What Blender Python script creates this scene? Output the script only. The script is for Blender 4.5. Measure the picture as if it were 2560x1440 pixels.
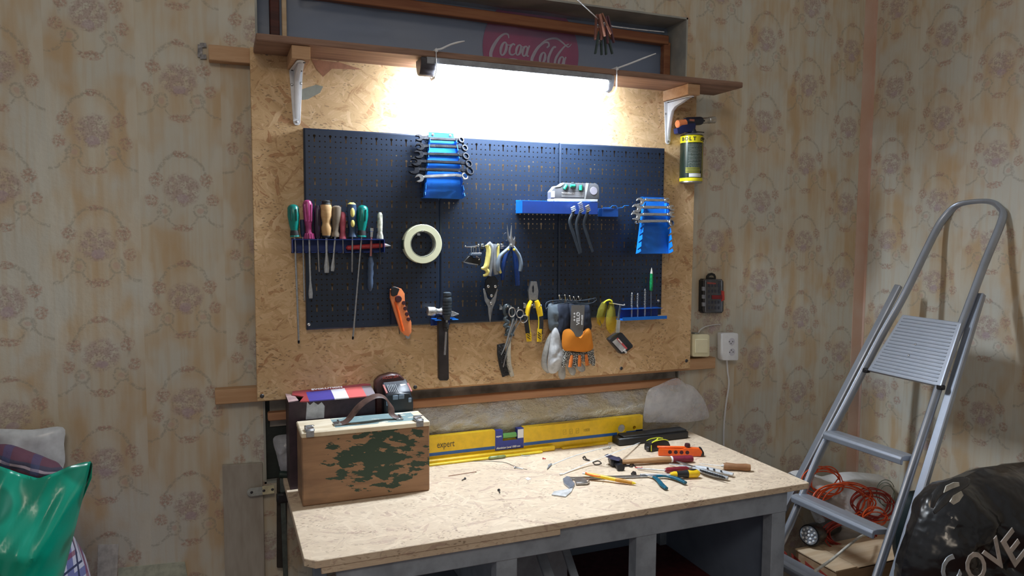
import bpy, bmesh, math, random
from mathutils import Vector, Matrix, noise
from math import sin, cos, pi, radians as R

for o in list(bpy.data.objects): bpy.data.objects.remove(o)
sc = bpy.context.scene
COL = sc.collection
ZO = 1.20                      # height of the pegboard's lower edge above the floor
ZB = ZO - 0.4387               # bench top
YP = -0.090                    # pegboard front face
YO = -0.065                    # chipboard front face

# ------------------------------------------------------------------ camera
CAM = Vector((-0.2259, -2.2341, ZO + 0.2837)); FPX = 1813.975
yaw, pitch, roll = 0.3824, -0.0764, 0.0057
_f = Vector((sin(yaw)*cos(pitch), cos(yaw)*cos(pitch), sin(pitch)))
_r0 = Vector((cos(yaw), -sin(yaw), 0)); _u0 = _r0.cross(_f)
_r = cos(roll)*_r0 + sin(roll)*_u0; _u = -sin(roll)*_r0 + cos(roll)*_u0
cd = bpy.data.cameras.new('camera'); cam = bpy.data.objects.new('camera', cd); COL.objects.link(cam)
cd.sensor_width = 36; cd.lens = FPX*36/2560; cd.clip_start = 0.02
M = Matrix((( _r.x, _u.x, -_f.x), (_r.y, _u.y, -_f.y), (_r.z, _u.z, -_f.z))).to_4x4(); M.translation = CAM
cam.matrix_world = M; sc.camera = cam

# ------------------------------------------------------------------ world, added fill light, exposure
w = bpy.data.worlds.new('world'); sc.world = w; w.use_nodes = True
bgn = w.node_tree.nodes['Background']
bgn.inputs[0].default_value = (0.80, 0.80, 0.78, 1); bgn.inputs[1].default_value = 0.29
ld = bpy.data.lights.new('room_fill_light', 'AREA'); ld.shape = 'DISK'; ld.size = 0.6; ld.energy = 13; ld.color = (1.0, 0.86, 0.70)  # unseen fill lamp added behind and above the camera to lift the room
lo = bpy.data.objects.new('room_fill_light', ld); COL.objects.link(lo); lo.location = (-0.4, -2.9, 2.7)
lo.rotation_euler = (R(38), 0, R(-8))
LED_STRENGTH = 240.0
sc.view_settings.view_transform = 'Standard'; sc.view_settings.look = 'None'
sc.view_settings.gamma = 1; sc.view_settings.exposure = 0.0; sc.view_settings.use_curve_mapping = False
sc.render.engine = 'CYCLES'

# ------------------------------------------------------------------ pixel rays of the photograph -> points in the room
def ray(px, py): return _f + _r*((px-1280)/FPX) - _u*((py-720)/FPX)
def atY(px, py, y): d = ray(px, py); return CAM + d*((y-CAM.y)/d.y)
def atZ(px, py, z): d = ray(px, py); return CAM + d*((z-CAM.z)/d.z)
def atX(px, py, x): d = ray(px, py); return CAM + d*((x-CAM.x)/d.x)
def atP(px, py, p0, n): d = ray(px, py); return CAM + d*((p0-CAM).dot(n)/d.dot(n))
def pegp(px, py, off=0.0): return atY(px, py, YP-off)
def ben(px, py, h=0.0): return atZ(px, py, ZB+h)
V3 = Vector
OUT = V3((0, -1, 0)); UP = V3((0, 0, 1))

# ------------------------------------------------------------------ material helpers
class S:
    """a socket with arithmetic"""
    nt = None
    def __init__(s, x): s.x = x
    @staticmethod
    def m(op, *a, clamp=False):
        n = S.nt.nodes.new('ShaderNodeMath'); n.operation = op; n.use_clamp = clamp
        for i, v in enumerate(a):
            if isinstance(v, S): S.nt.links.new(v.x, n.inputs[i])
            else: n.inputs[i].default_value = v
        return S(n.outputs[0])
    def __add__(a, b): return S.m('ADD', a, b)
    __radd__ = __add__
    def __sub__(a, b): return S.m('SUBTRACT', a, b)
    def __rsub__(a, b): return S.m('SUBTRACT', b, a)
    def __mul__(a, b): return S.m('MULTIPLY', a, b)
    __rmul__ = __mul__
    def __truediv__(a, b): return S.m('DIVIDE', a, b)
    def __lt__(a, b): return S.m('LESS_THAN', a, b)
    def __gt__(a, b): return S.m('GREATER_THAN', a, b)
    def abs(a): return S.m('ABSOLUTE', a)
    def floor(a): return S.m('FLOOR', a)
    def fract(a): return S.m('FRACT', a)
    def sqrt(a): return S.m('SQRT', a)
    def max(a, b): return S.m('MAXIMUM', a, b)
    def min(a, b): return S.m('MINIMUM', a, b)
    def pw(a, b): return S.m('POWER', a, b)
    def cl(a): return S.m('ADD', a, 0.0, clamp=True)
    def step(a, lo, hi):
        n = S.nt.nodes.new('ShaderNodeMapRange'); n.interpolation_type = 'SMOOTHSTEP'
        S.nt.links.new(a.x, n.inputs[0]); n.inputs[1].default_value = lo; n.inputs[2].default_value = hi
        return S(n.outputs[0])
def comb(x, y, z=0.0):
    n = S.nt.nodes.new('ShaderNodeCombineXYZ')
    for i, v in enumerate((x, y, z)):
        if isinstance(v, S): S.nt.links.new(v.x, n.inputs[i])
        else: n.inputs[i].default_value = v
    return S(n.outputs[0])
def noi(vec, scale, detail=2.0, rough=0.5, col=False):
    n = S.nt.nodes.new('ShaderNodeTexNoise'); S.nt.links.new(vec.x, n.inputs['Vector'])
    n.inputs['Scale'].default_value = scale; n.inputs['Detail'].default_value = detail; n.inputs['Roughness'].default_value = rough
    return S(n.outputs['Color' if col else 'Fac'])
def voro(vec, scale, out='Distance', feature='F1', dim='3D'):
    n = S.nt.nodes.new('ShaderNodeTexVoronoi'); n.feature = feature; n.voronoi_dimensions = dim
    S.nt.links.new(vec.x, n.inputs['Vector']); n.inputs['Scale'].default_value = scale
    return S(n.outputs[out])
def sep(v):
    n = S.nt.nodes.new('ShaderNodeSeparateXYZ'); S.nt.links.new(v.x, n.inputs[0]); return [S(n.outputs[i]) for i in range(3)]
def rgb(c):
    n = S.nt.nodes.new('ShaderNodeRGB'); n.outputs[0].default_value = (c[0], c[1], c[2], 1); return S(n.outputs[0])
def mixc(fac, a, b):
    n = S.nt.nodes.new('ShaderNodeMix'); n.data_type = 'RGBA'
    if isinstance(fac, S): S.nt.links.new(fac.x, n.inputs[0])
    else: n.inputs[0].default_value = fac
    for i, v in ((6, a), (7, b)):
        if isinstance(v, tuple): v = rgb(v)
        S.nt.links.new(v.x, n.inputs[i])
    return S(n.outputs[2])
def coords(kind='Object'):
    if kind == 'World': return S(S.nt.nodes.new('ShaderNodeNewGeometry').outputs['Position'])
    return S(S.nt.nodes.new('ShaderNodeTexCoord').outputs[kind])
def newmat(name):
    m = bpy.data.materials.new(name); m.use_nodes = True; S.nt = m.node_tree
    return m, m.node_tree.nodes['Principled BSDF']
def setb(b, **k):
    for key, v in k.items():
        i = b.inputs[key.replace('_', ' ')]
        if isinstance(v, S): S.nt.links.new(v.x, i)
        else: i.default_value = v
def bump(b, h, strength=0.3, dist=0.002):
    n = S.nt.nodes.new('ShaderNodeBump'); n.inputs['Strength'].default_value = strength; n.inputs['Distance'].default_value = dist
    S.nt.links.new(h.x, n.inputs['Height']); S.nt.links.new(n.outputs[0], b.inputs['Normal'])
_mc = {}
def mat(name, c, rough=0.5, metal=0.0, var=0.12, vs=40.0, bmp=0.0, trans=0.0, coat=0.0, alpha=1.0, c2=None):
    if name in _mc: return _mc[name]
    m, b = newmat(name); co = coords('Object'); n = noi(co, vs, 4.0, 0.6)
    d = c2 if c2 else tuple(x*(1-2.2*var) for x in c)
    setb(b, Base_Color=mixc(n.step(0.35, 0.7), tuple(min(1, x*(1+var*0.6)) for x in c), d), Roughness=(n*0.25+(rough-0.12)).cl(), Metallic=metal)
    if bmp: bump(b, noi(co, vs*3, 3.0), bmp, 0.001)
    if trans: setb(b, Transmission_Weight=trans)
    if coat: setb(b, Coat_Weight=coat)
    if alpha < 1: setb(b, Alpha=alpha)
    _mc[name] = m; return m

def osb(name, ax, pale=0.0, warm=1.0):
    m, b = newmat(name); x, y, z = sep(coords('World'))
    u, v = {'xz': (x, z), 'xy': (x, y+z*1.3)}[ax]
    wn = noi(comb(u, v), 14.0, 4.0, 0.6, col=True); wx, wy, wz = sep(wn)
    u = u + (wx-0.5)*0.035; v = v + (wy-0.5)*0.035
    best = None; tone = None; edge = None
    for i, (ang, L, W) in enumerate(((0.15, .085, .011), (0.95, .07, .010), (-0.6, .08, .010), (1.75, .055, .009), (-0.15, .11, .013), (2.4, .06, .009), (0.5, .07, .010))):
        ca, sa = cos(ang), sin(ang)
        p = comb((u*ca + v*sa)/L + i*7.3, (v*ca - u*sa)/W + i*3.1)
        cx, cy, cz = sep(voro(p, 1.0, 'Color', dim='2D')); dd = voro(p, 1.0, 'Distance', dim='2D')
        ru = u*ca + v*sa; rv = v*ca - u*sa
        if best is None: best, tone, edge, su, sv = cy, cx, dd, ru, rv
        else:
            k = cy > best; tone = tone + (cx-tone)*k; edge = edge + (dd-edge)*k; su = su + (ru-su)*k; sv = sv + (rv-sv)*k; best = best.max(cy)
    g = noi(comb(su*22, sv*230, tone*9.0), 1.0, 4.0, 0.65); big = noi(comb(u, v), 5.0, 2.0)
    g2 = noi(comb(u*34+wx, v*34), 1.0, 4.0, 0.65)
    t = tone*0.42 + 0.07 + (g-0.5)*0.75 + (big-0.5)*0.45 + (g2-0.5)*0.45
    def cc(r, gg, bb): return tuple(min(1.0, c + (0.74-c)*pale) for c in (r, gg/warm**.5, bb/warm))
    c = mixc(t.step(-0.12, 0.20), cc(.40, .235, .12), cc(.62, .44, .25))
    c = mixc(t.step(0.22, 0.60), c, cc(.74, .56, .355))
    rd = ((tone < 0.05)*(g2 > 0.45)); c = mixc(rd*0.45, c, cc(.42, .20, .10))
    sp = voro(comb(u*45, v*110), 1.0, 'Distance', dim='2D'); msk = noi(comb(u*12, v*12), 1.0)
    dark = (sp < 0.16)*(msk.step(0.52, 0.6))
    c = mixc(dark*0.6, c, (.16, .10, .06))
    e2 = voro(comb((u+wx*.02)*14+3, (v+u*.4)*42), 1.0, 'Distance', dim='2D')
    c = mixc((e2 < 0.07)*0.45, c, (.26, .16, .09))
    setb(b, Base_Color=c, Roughness=0.62, Specular_IOR_Level=0.3)
    bump(b, tone*0.35+g*0.5, 0.4, 0.001)
    return m

def wallpaper(name, axis):
    m, b = newmat(name); x, y, z = sep(coords('World'))
    if axis == 'x':
        u = x; right = x > 0.6
        ph = right*0.1835/0.2125*1.0   # the strips right of the board start at another phase
        s = (u + 0.533)/0.2125 + 0.5 + right*(-(1.699+0.533)/0.2125 + 10.0)
        t = (z - (ZO + 0.236))/0.302 + 0.5 + right*(-(0.699-0.236)/0.302)
    else:
        u = y*(-1.0)
        s = (u - 0.105)/0.210 + 0.5; t = (z - (ZO + 0.551))/0.30 + 0.5
    wn = noi(comb(u, z), 22.0, 2.0, col=True); wx, wy, _ = sep(wn)
    wn2 = noi(comb(u, z), 70.0, 2.0, col=True); w2x, w2y, _ = sep(wn2)
    col = s.floor(); odd = ((col*0.5).fract() > 0.25)
    t = t + odd*0.5
    fu = (s-col-0.5)*0.2125 + (wx-0.5)*0.014 + (w2x-0.5)*0.008
    fv = (t-t.floor()-0.5)*0.302 + (wy-0.5)*0.014 + (w2y-0.5)*0.008
    au = fu.abs()
    def blob(cu, cv, ru, rv): 
        a = (au-cu)*(1/ru); bb = (fv-cv)*(1/rv); return (1.0-(a*a+bb*bb)).step(0.0, 0.55)
    def ring(cu, cv, ru, rv, wd):
        a = (au-cu)*(1/ru); bb = (fv-cv)*(1/rv); return (1.0-((a*a+bb*bb).sqrt()-1.0).abs()*(1/wd)).step(0.0, 0.8)
    fine = noi(comb(u, z), 130.0, 3.0, 0.65); fine2 = noi(comb(u+5, z+3), 190.0, 2.0); med = noi(comb(u, z), 55.0, 3.0, 0.6)
    # ground: cream and tan streaks running down, pale bluish patches
    st = noi(comb(u*16, z*2.2), 1.0, 3.0, 0.6); st2 = noi(comb(u*70, z*4), 1.0, 2.0); pt = noi(comb(u*5+9, z*4), 1.0, 3.0, 0.6)
    c = mixc(st.step(0.34, 0.64), (.56, .41, .25), (.62, .57, .46))
    c = mixc(pt.step(0.42, 0.62)*0.85, c, (.60, .60, .54))
    c = mixc((st2.step(0.45, 0.7))*0.35, c, (.55, .42, .27))
    # pale lozenges under each arch
    loz = blob(0.106, 0.06, 0.034, 0.085).max(blob(0.0, 0.035, 0.05, 0.06)*0.5)
    c = mixc(loz*0.5, c, (.66, .63, .54))
    # upper arch and lower scallops of the frame
    arch = ring(0.0, 0.022, 0.068, 0.086, 0.09)*((fv-0.0).step(0.0, 0.02))
    low = ring(0.106, -0.03, 0.052, 0.062, 0.10)*((0.0-fv).step(0.02, 0.04))
    scr = ring(0.046, -0.048, 0.017, 0.017, 0.30)
    swag = ring(0.0, -0.058, 0.040, 0.036, 0.11)*((0.0-fv).step(0.055, 0.07))
    lines = arch.max(low).max(scr).max(swag)*(fine.step(0.38, 0.55))
    c = mixc(lines*0.5, c, (.30, .28, .23))
    # flower clusters
    side = blob(0.064, 0.038, 0.021, 0.022).max(blob(0.078, -0.020, 0.019, 0.020)).max(blob(0.0, -0.096, 0.034, 0.013)).max(blob(0.0, 0.108, 0.022, 0.011))
    c = mixc(side*fine.step(0.38, 0.60)*0.72, c, (.46, .27, .21))
    c = mixc(side*fine2.step(0.52, 0.68)*0.5, c, (.26, .26, .19))
    bq = blob(0.0, 0.010, 0.052, 0.050).max(blob(0.0, -0.014, 0.026, 0.026))
    c = mixc(bq*med.step(0.40, 0.56)*0.6, c, (.42, .29, .28))
    c = mixc(bq*fine2.step(0.48, 0.64)*0.5, c, (.30, .24, .18))
    c = mixc(blob(0.0, -0.016, 0.018, 0.014)*0.5, c, (.47, .36, .42))
    c = mixc(blob(0.046, -0.048, 0.009, 0.009)*0.5, c, (.55, .36, .30))
    weave = ((u*900.0).fract()-0.5).abs()
    setb(b, Base_Color=mixc((weave > 0.3)*0.06, c, (.2, .2, .2)), Roughness=0.62, Specular_IOR_Level=0.35)
    bump(b, med*0.5+st*1.4+noi(comb(u*3, z*2.2), 1.0)*6.0, 0.35, 0.004)
    return m

# ------------------------------------------------------------------ mesh helpers (all in world coordinates)
class MB:
    def __init__(s): s.b = bmesh.new()
    def hull(s, pts, smooth=False):
        vs = [s.b.verts.new(p) for p in pts]; r = bmesh.ops.convex_hull(s.b, input=vs)
        return s
    def box(s, c, size, rot=None, bev=0.0, seg=1):
        """centre, full size, optional 3x3 rotation"""
        m = (rot.to_4x4() if rot else Matrix.Identity(4)); m.translation = V3(c)
        t = bmesh.new(); bmesh.ops.create_cube(t, size=1, matrix=Matrix.Diagonal((*size, 1)))
        if bev: bmesh.ops.bevel(t, geom=t.edges[:], offset=min(bev, min(size)*0.45), segments=seg, affect='EDGES', profile=0.7)
        t.transform(m); s.add(t); return s
    def add(s, t):
        me = bpy.data.meshes.new('t'); t.to_mesh(me); t.free(); s.b.from_mesh(me); bpy.data.meshes.remove(me); return s
    def mm(s, lo, hi, bev=0.0):
        lo = V3(lo); hi = V3(hi); return s.box((lo+hi)/2, hi-lo, bev=bev)
    def bar(s, a, b, w, h, upv=UP, bev=0.0):
        """box from a to b with width w sideways and h along upv"""
        a = V3(a); b = V3(b); x = (b-a).normalized(); y = V3(upv).cross(x)
        if y.length < 1e-5: y = V3((0, 1, 0)).cross(x)
        y.normalize(); z = x.cross(y)
        return s.box((a+b)/2, ((b-a).length, w, h), Matrix((x, y, z)).transposed(), bev)
    def prism(s, pts, ext, bev=0.0, seg=1):
        """planar outline (front) pushed back by the vector ext"""
        t = bmesh.new(); f = t.faces.new([t.verts.new(p) for p in pts])
        r = bmesh.ops.extrude_face_region(t, geom=[f])
        bmesh.ops.translate(t, vec=V3(ext), verts=[g for g in r['geom'] if isinstance(g, bmesh.types.BMVert)])
        bmesh.ops.recalc_face_normals(t, faces=t.faces)
        if bev:
            t.edges.ensure_lookup_table()
            es = [e for e in t.edges if len(e.link_faces) == 2 and e.calc_face_angle(0) > 0.5]
            bmesh.ops.bevel(t, geom=es, offset=bev, segments=seg, affect='EDGES', profile=0.7, clamp_overlap=True)
        s.add(t); return s
    def plate(s, outer, holes, ext):
        """outline with polygonal holes, pushed back by ext"""
        t = bmesh.new(); E = []
        for loop in [outer]+holes:
            vs = [t.verts.new(p) for p in loop]
            E += [t.edges.new((vs[i], vs[(i+1) % len(vs)])) for i in range(len(vs))]
        bmesh.ops.triangle_fill(t, use_beauty=True, use_dissolve=False, edges=E)
        r = bmesh.ops.extrude_face_region(t, geom=t.faces[:])
        bmesh.ops.translate(t, vec=V3(ext), verts=[g for g in r['geom'] if isinstance(g, bmesh.types.BMVert)])
        bmesh.ops.recalc_face_normals(t, faces=t.faces); s.add(t); return s
    def tube(s, pts, rad, seg=10, flat=None, nrm=None, closed=False, smooth=True, sub=4):
        """tube through points; flat=(a,b) scales the section across / along nrm"""
        P = [V3(p) for p in pts]; n = len(P)
        rr = list(rad) if isinstance(rad, (list, tuple)) else [rad]*n
        if smooth and n > 2:
            Q = []; q = []
            rng = range(n) if closed else range(n-1)
            for i in rng:
                p0 = P[i-1] if (closed or i > 0) else P[i]; p1 = P[i]; p2 = P[(i+1) % n]
                p3 = P[(i+2) % n] if (closed or i < n-2) else P[(i+1) % n]
                for k in range(sub):
                    t = k/sub
                    Q.append(0.5*((2*p1)+(p2-p0)*t+(2*p0-5*p1+4*p2-p3)*t*t+(3*p1-p0-3*p2+p3)*t**3))
                    q.append(rr[i]*(1-t)+rr[(i+1) % n]*t)
            if not closed: Q.append(P[-1]); q.append(rr[-1])
            P, rr, n = Q, q, len(Q)
        rings = []; up = None
        for i in range(n):
            a = P[i-1] if (i > 0 or closed) else P[i]; b = P[(i+1) % n] if (i < n-1 or closed) else P[i]
            t = (b-a).normalized() if (b-a).length > 1e-9 else V3((0, 0, 1))
            if nrm is not None: up = V3(nrm)
            elif up is None: up = V3((0, 0, 1)) if abs(t.z) < 0.9 else V3((0, 1, 0))
            x = t.cross(up); 
            if x.length < 1e-6: x = t.cross(V3((1, 0.01, 0)))
            x.normalize(); y = x.cross(t).normalized(); up = y
            fx, fy = flat if flat else (1, 1)
            rings.append([s.b.verts.new(P[i] + rr[i]*(fx*cos(2*pi*k/seg)*x + fy*sin(2*pi*k/seg)*y)) for k in range(seg)])
        for i in range(n if closed else n-1):
            A, B = rings[i], rings[(i+1) % n]
            for k in range(seg): s.b.faces.new((A[k], A[(k+1) % seg], B[(k+1) % seg], B[k]))
        if not closed:
            s.b.faces.new(rings[0]); s.b.faces.new(rings[-1][::-1])
        return s
    def lathe(s, a, b, prof, seg=20, flat=None, nrm=None):
        """surface of revolution from a to b; prof = [(0..1, radius)]"""
        a = V3(a); b = V3(b)
        return s.tube([a+(b-a)*t for t, r in prof], [max(r, 1e-5) for t, r in prof], seg, flat, nrm, smooth=False)
    def cyl(s, a, b, r, seg=16): return s.lathe(a, b, [(0, r), (1, r)], seg)
    def ball(s, c, r, seg=12, scale=(1, 1, 1)):
        t = bmesh.new(); bmesh.ops.create_uvsphere(t, u_segments=seg, v_segments=max(6, seg//2), radius=r)
        t.transform(Matrix.Translation(V3(c)) @ Matrix.Diagonal((*scale, 1))); s.add(t); return s
    def pillow(s, pts, n, tf, tb, amp=0.0, freq=20.0, K=9, seed=0.0, pw=0.6):
        """puffy body inside an outline: front bulge tf, back bulge tb, creases amp"""
        pts = [V3(p) for p in pts]; N0 = len(pts); n = V3(n).normalized()
        P = []
        for i in range(N0):
            p0, p1, p2, p3 = pts[i-1], pts[i], pts[(i+1) % N0], pts[(i+2) % N0]
            for k in range(4):
                t = k/4; P.append(0.5*((2*p1)+(p2-p0)*t+(2*p0-5*p1+4*p2-p3)*t*t+(3*p1-p0-3*p2+p3)*t**3))
        c = sum(P, V3((0, 0, 0)))/len(P); N = len(P)
        for sgn, T in ((1, tf), (-1, tb)):
            prev = None
            for k in range(K, 0, -1):
                f = k/K; ring = []
                for p in P:
                    q = c + (p-c)*f; h = T*(max(0, 1-f**2.2))**pw
                    d = amp*(noise.noise(q*freq+V3((seed, sgn*3, 0))) + 0.5*noise.noise(q*freq*2.3+V3((seed+5, 0, 0))))*(1-f**6)
                    if k == K and sgn == -1: ring = first; break
                    ring.append(s.b.verts.new(q + n*(sgn*(h+d))))
                if k == K and sgn == 1: first = ring
                if prev:
                    for i in range(N): s.b.faces.new((prev[i], prev[(i+1) % N], ring[(i+1) % N], ring[i]))
                prev = ring
            cc = s.b.verts.new(c + n*(sgn*T))
            for i in range(N): s.b.faces.new((prev[i], prev[(i+1) % N], cc))
        bmesh.ops.recalc_face_normals(s.b, faces=s.b.faces)
        return s
    def text(s, string, size, Mx, depth=0.0004, shear=0.0, bold=0.0, align='LEFT', sx=1.0):
        cu = bpy.data.curves.new('t', 'FONT'); cu.body = string; cu.size = size; cu.extrude = depth; cu.shear = shear; cu.offset = bold; cu.align_x = align
        cu.resolution_u = 3
        o = bpy.data.objects.new('t', cu); COL.objects.link(o)
        dg = bpy.context.evaluated_depsgraph_get(); dg.update()
        me = bpy.data.meshes.new_from_object(o.evaluated_get(dg))
        me.transform(Mx @ Matrix.Diagonal((sx, 1, 1, 1))); s.b.from_mesh(me)
        bpy.data.objects.remove(o); bpy.data.curves.remove(cu); bpy.data.meshes.remove(me); return s
    def build(s, name, m, parent=None, smooth=True, lab=None):
        bmesh.ops.recalc_face_normals(s.b, faces=s.b.faces)
        me = bpy.data.meshes.new(name)
        if parent is not None: s.b.transform(Matrix.Translation(-world_loc(parent)))
        s.b.to_mesh(me); s.b.free()
        me.materials.append(m)
        if smooth:
            for p in me.polygons: p.use_smooth = True
            try: me.set_sharp_from_angle(angle=R(38))
            except Exception: pass
        o = bpy.data.objects.new(name, me); COL.objects.link(o)
        if parent is not None: o.parent = parent
        if lab: o['label'] = lab
        return o
def world_loc(o):
    l = V3(o.location)
    while o.parent: o = o.parent; l += V3(o.location)
    return l
def frame(o, ex, ey, scale=1.0):
    """matrix with origin o, x axis ex, y axis ey"""
    ex = V3(ex).normalized(); ey = V3(ey); ez = ex.cross(ey).normalized(); ey = ez.cross(ex)
    m = Matrix((ex, ey, ez)).transposed().to_4x4(); m.translation = V3(o); return m
def thing(name, label, cat, loc, group=None):
    o = bpy.data.objects.new(name, None); COL.objects.link(o); o.location = V3(loc); o.empty_display_size = 0.02
    o['label'] = label; o['category'] = cat
    if group: o['group'] = group
    return o
def tag(o, label, cat, group=None):
    o['label'] = label; o['category'] = cat
    if group: o['group'] = group
    return o
def struct(o): o['kind'] = 'structure'; return o
def solo(mb, name, m, label, cat, group=None, smooth=True):
    """a thing that is one mesh, its origin moved to its own middle"""
    vs = [v.co.copy() for v in mb.b.verts]; c = sum(vs, V3((0, 0, 0)))/len(vs); c.z = min(v.z for v in vs)
    mb.b.transform(Matrix.Translation(-c)); o = mb.build(name, m, None, smooth); o.location = c
    return tag(o, label, cat, group)
def px(pts, y): return [atY(a, b, y) for a, b in pts]
def bz(pts, h): return [ben(a, b, h) for a, b in pts]

# ================================================================== MATERIALS
OSB_W = osb('chipboard_wall', 'xz', pale=0.0, warm=1.12)
OSB_B = osb('chipboard_bench', 'xy', pale=0.28, warm=1.0)
WP_B = wallpaper('wallpaper_back', 'x'); WP_R = wallpaper('wallpaper_side', 'y')
def wood(name, c, c2, ax=(3, 40, 40), rough=0.6):
    m, b = newmat(name); x, y, z = sep(coords('World'))
    n = noi(comb(x*ax[0], y*ax[1], z*ax[2]), 1.0, 4.0, 0.6); n2 = noi(comb(x*ax[0]*6, y*ax[1]*5, z*ax[2]*5), 1.0, 2.0)
    setb(b, Base_Color=mixc((n*0.8+n2*0.2).step(0.35, 0.65), c, c2), Roughness=rough, Specular_IOR_Level=0.3)
    bump(b, n+n2*0.5, 0.25, 0.001); return m
W_SHELF = wood('shelf_wood', (.20, .115, .08), (.33, .20, .145))
W_BATTEN = wood('batten_wood', (.58, .37, .22), (.48, .28, .15))
W_FRAME = wood('window_wood', (.34, .15, .075), (.24, .09, .05))
W_PALE = wood('pale_wood', (.74, .58, .40), (.63, .45, .28))
W_CRATE = wood('crate_card', (.46, .31, .19), (.38, .24, .14))
BLUE = mat('blue_paint', (.006, .15, .62), .38, var=.05)
BLUED = mat('blue_dark_paint', (.01, .035, .20), .42, var=.05)
BLACK = mat('black_plastic', (.012, .012, .014), .42, var=.1)
BLKR = mat('black_rubber', (.02, .021, .024), .62, var=.1, bmp=.2)
NAVY = mat('navy_grip', (.015, .03, .085), .45)
CHROME = mat('chrome', (.72, .74, .77), .2, 1.0, var=.03)
STEEL = mat('brushed_steel', (.50, .51, .53), .36, 1.0, var=.1, vs=120)
DSTEEL = mat('dark_steel', (.10, .10, .11), .42, .8, var=.2, vs=80)
BLKOX = mat('black_oxide', (.035, .037, .045), .28, .9, var=.15)
WHITE = mat('white_paint', (.74, .75, .78), .35, var=.03)
WPL = mat('white_plastic', (.80, .82, .86), .35, var=.02)
CREAM = mat('cream_plastic', (.80, .75, .52), .38, var=.02)
YEL = mat('yellow_paint', (.86, .56, .015), .34, var=.05)
YELP = mat('yellow_plastic', (.85, .66, .04), .38, var=.05)
YPALE = mat('pale_yellow_plastic', (.86, .74, .22), .38, var=.05)
ORG = mat('orange_plastic', (.88, .13, .015), .38, var=.05)
ORGL = mat('light_orange_plastic', (.88, .27, .10), .4, var=.05)
REDP = mat('red_plastic', (.50, .02, .02), .38)
DRED = mat('wine_red_tape', (.20, .012, .035), .5)
TEAL = mat('teal_plastic', (.0, .20, .17), .3, var=.08)
TEALB = mat('petrol_blue_plastic', (.0, .10, .17), .35)
MAG = mat('magenta_plastic', (.36, .045, .17), .3)
PINK = mat('dusty_red_plastic', (.48, .09, .13), .4)
GREYP = mat('grey_plastic', (.26, .28, .31), .42)
LGREY = mat('light_grey_plastic', (.52, .54, .57), .42)
BRNG = mat('brown_grey_plastic', (.20, .16, .12), .4)
TRANSL = mat('clear_plastic', (.75, .8, .85), .12, trans=.85, var=.02)
LEATH = mat('brown_leather', (.10, .055, .045), .5, var=.25, bmp=.3)
WHTXT = mat('white_print', (.85, .85, .87), .5, var=.0)
BKTXT = mat('black_print', (.015, .015, .018), .5, var=.0)
GREYTX = mat('grey_print', (.13, .10, .08), .5, var=.0)

def wpmat_plaster():
    m, b = newmat('grey_plaster'); co = coords('World')
    n = noi(co, 6, 4); n2 = noi(co, 40, 3)
    setb(b, Base_Color=mixc(n.step(.35, .65), (.30, .31, .30), (.46, .45, .40)), Roughness=.9); bump(b, n2, .5, .004); return m
PLAST = wpmat_plaster()

# ================================================================== ROOM
XC = 2.24; NX0, NX1, NZ0, NZ1 = -0.119, 1.345, ZB-.03, ZO+1.052
mb = MB()
mb.plate([(-2.6, 0, 0), (XC+.12, 0, 0), (XC+.12, 0, 2.75), (-2.6, 0, 2.75)],
         [[(NX0, 0, NZ0), (NX0, 0, NZ1), (NX1, 0, NZ1), (NX1, 0, NZ0)]], (0, .22, 0))
struct(mb.build('wall_back', WP_B, smooth=False))
struct(MB().mm((XC, -3.6, 0), (XC+.12, 0, 2.75)).build('wall_right', WP_R, smooth=False))
fm, fb = newmat('brown_floor'); fx, fy, fz = sep(coords('World'))
fn = noi(comb(fx*6, fy*40), 1.0, 4); setb(fb, Base_Color=mixc(fn, (.13, .045, .03), (.20, .085, .05)), Roughness=.45)
struct(MB().mm((-2.6, -3.6, -.08), (XC+.12, .22, 0)).build('floor', fm, smooth=False))
# peach coloured paper strip in the corner
pm, pb = newmat('peach_paper'); pc = coords('World')
setb(pb, Base_Color=mixc(noi(pc, 7, 3).step(.3, .7), (.62, .40, .30), (.66, .50, .42)), Roughness=.75)
mb = MB(); mb.mm((XC-.055, -.0015, 0.02), (XC, 0.0, 2.75)); mb.mm((XC-.0015, -.012, 0.02), (XC, 0, 2.75))
struct(mb.build('trim_1', pm, smooth=False))

# ---- window niche behind the board
win = bpy.data.objects.new('window_1', None); COL.objects.link(win); win.location = (NX0, .1, NZ0); struct(win)
mb = MB(); t = .006
mb.mm((NX0, .0, NZ0), (NX0+t, .2, NZ1)); mb.mm((NX1-t, .0, NZ0), (NX1, .2, NZ1)); mb.mm((NX0, .0, NZ1-t), (NX1, .2, NZ1)); mb.mm((NX0, .0, NZ0), (NX1, .2, NZ0+t))
mb.build('reveal', PLAST, win, smooth=False)
dm, db = newmat('dusty_sheet'); c = coords('World'); dx, dy, dz = sep(c)
dn = noi(comb(dx*2.2+dz*.8, dz*3), 1.0, 3, .5)
setb(db, Base_Color=mixc(dn.step(.3, .7), (.30, .36, .50), (.42, .46, .55)), Roughness=.7)
MB().mm((NX0, .165, NZ0), (NX1, .175, NZ1)).build('backing_sheet', dm, win, smooth=False)
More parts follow.
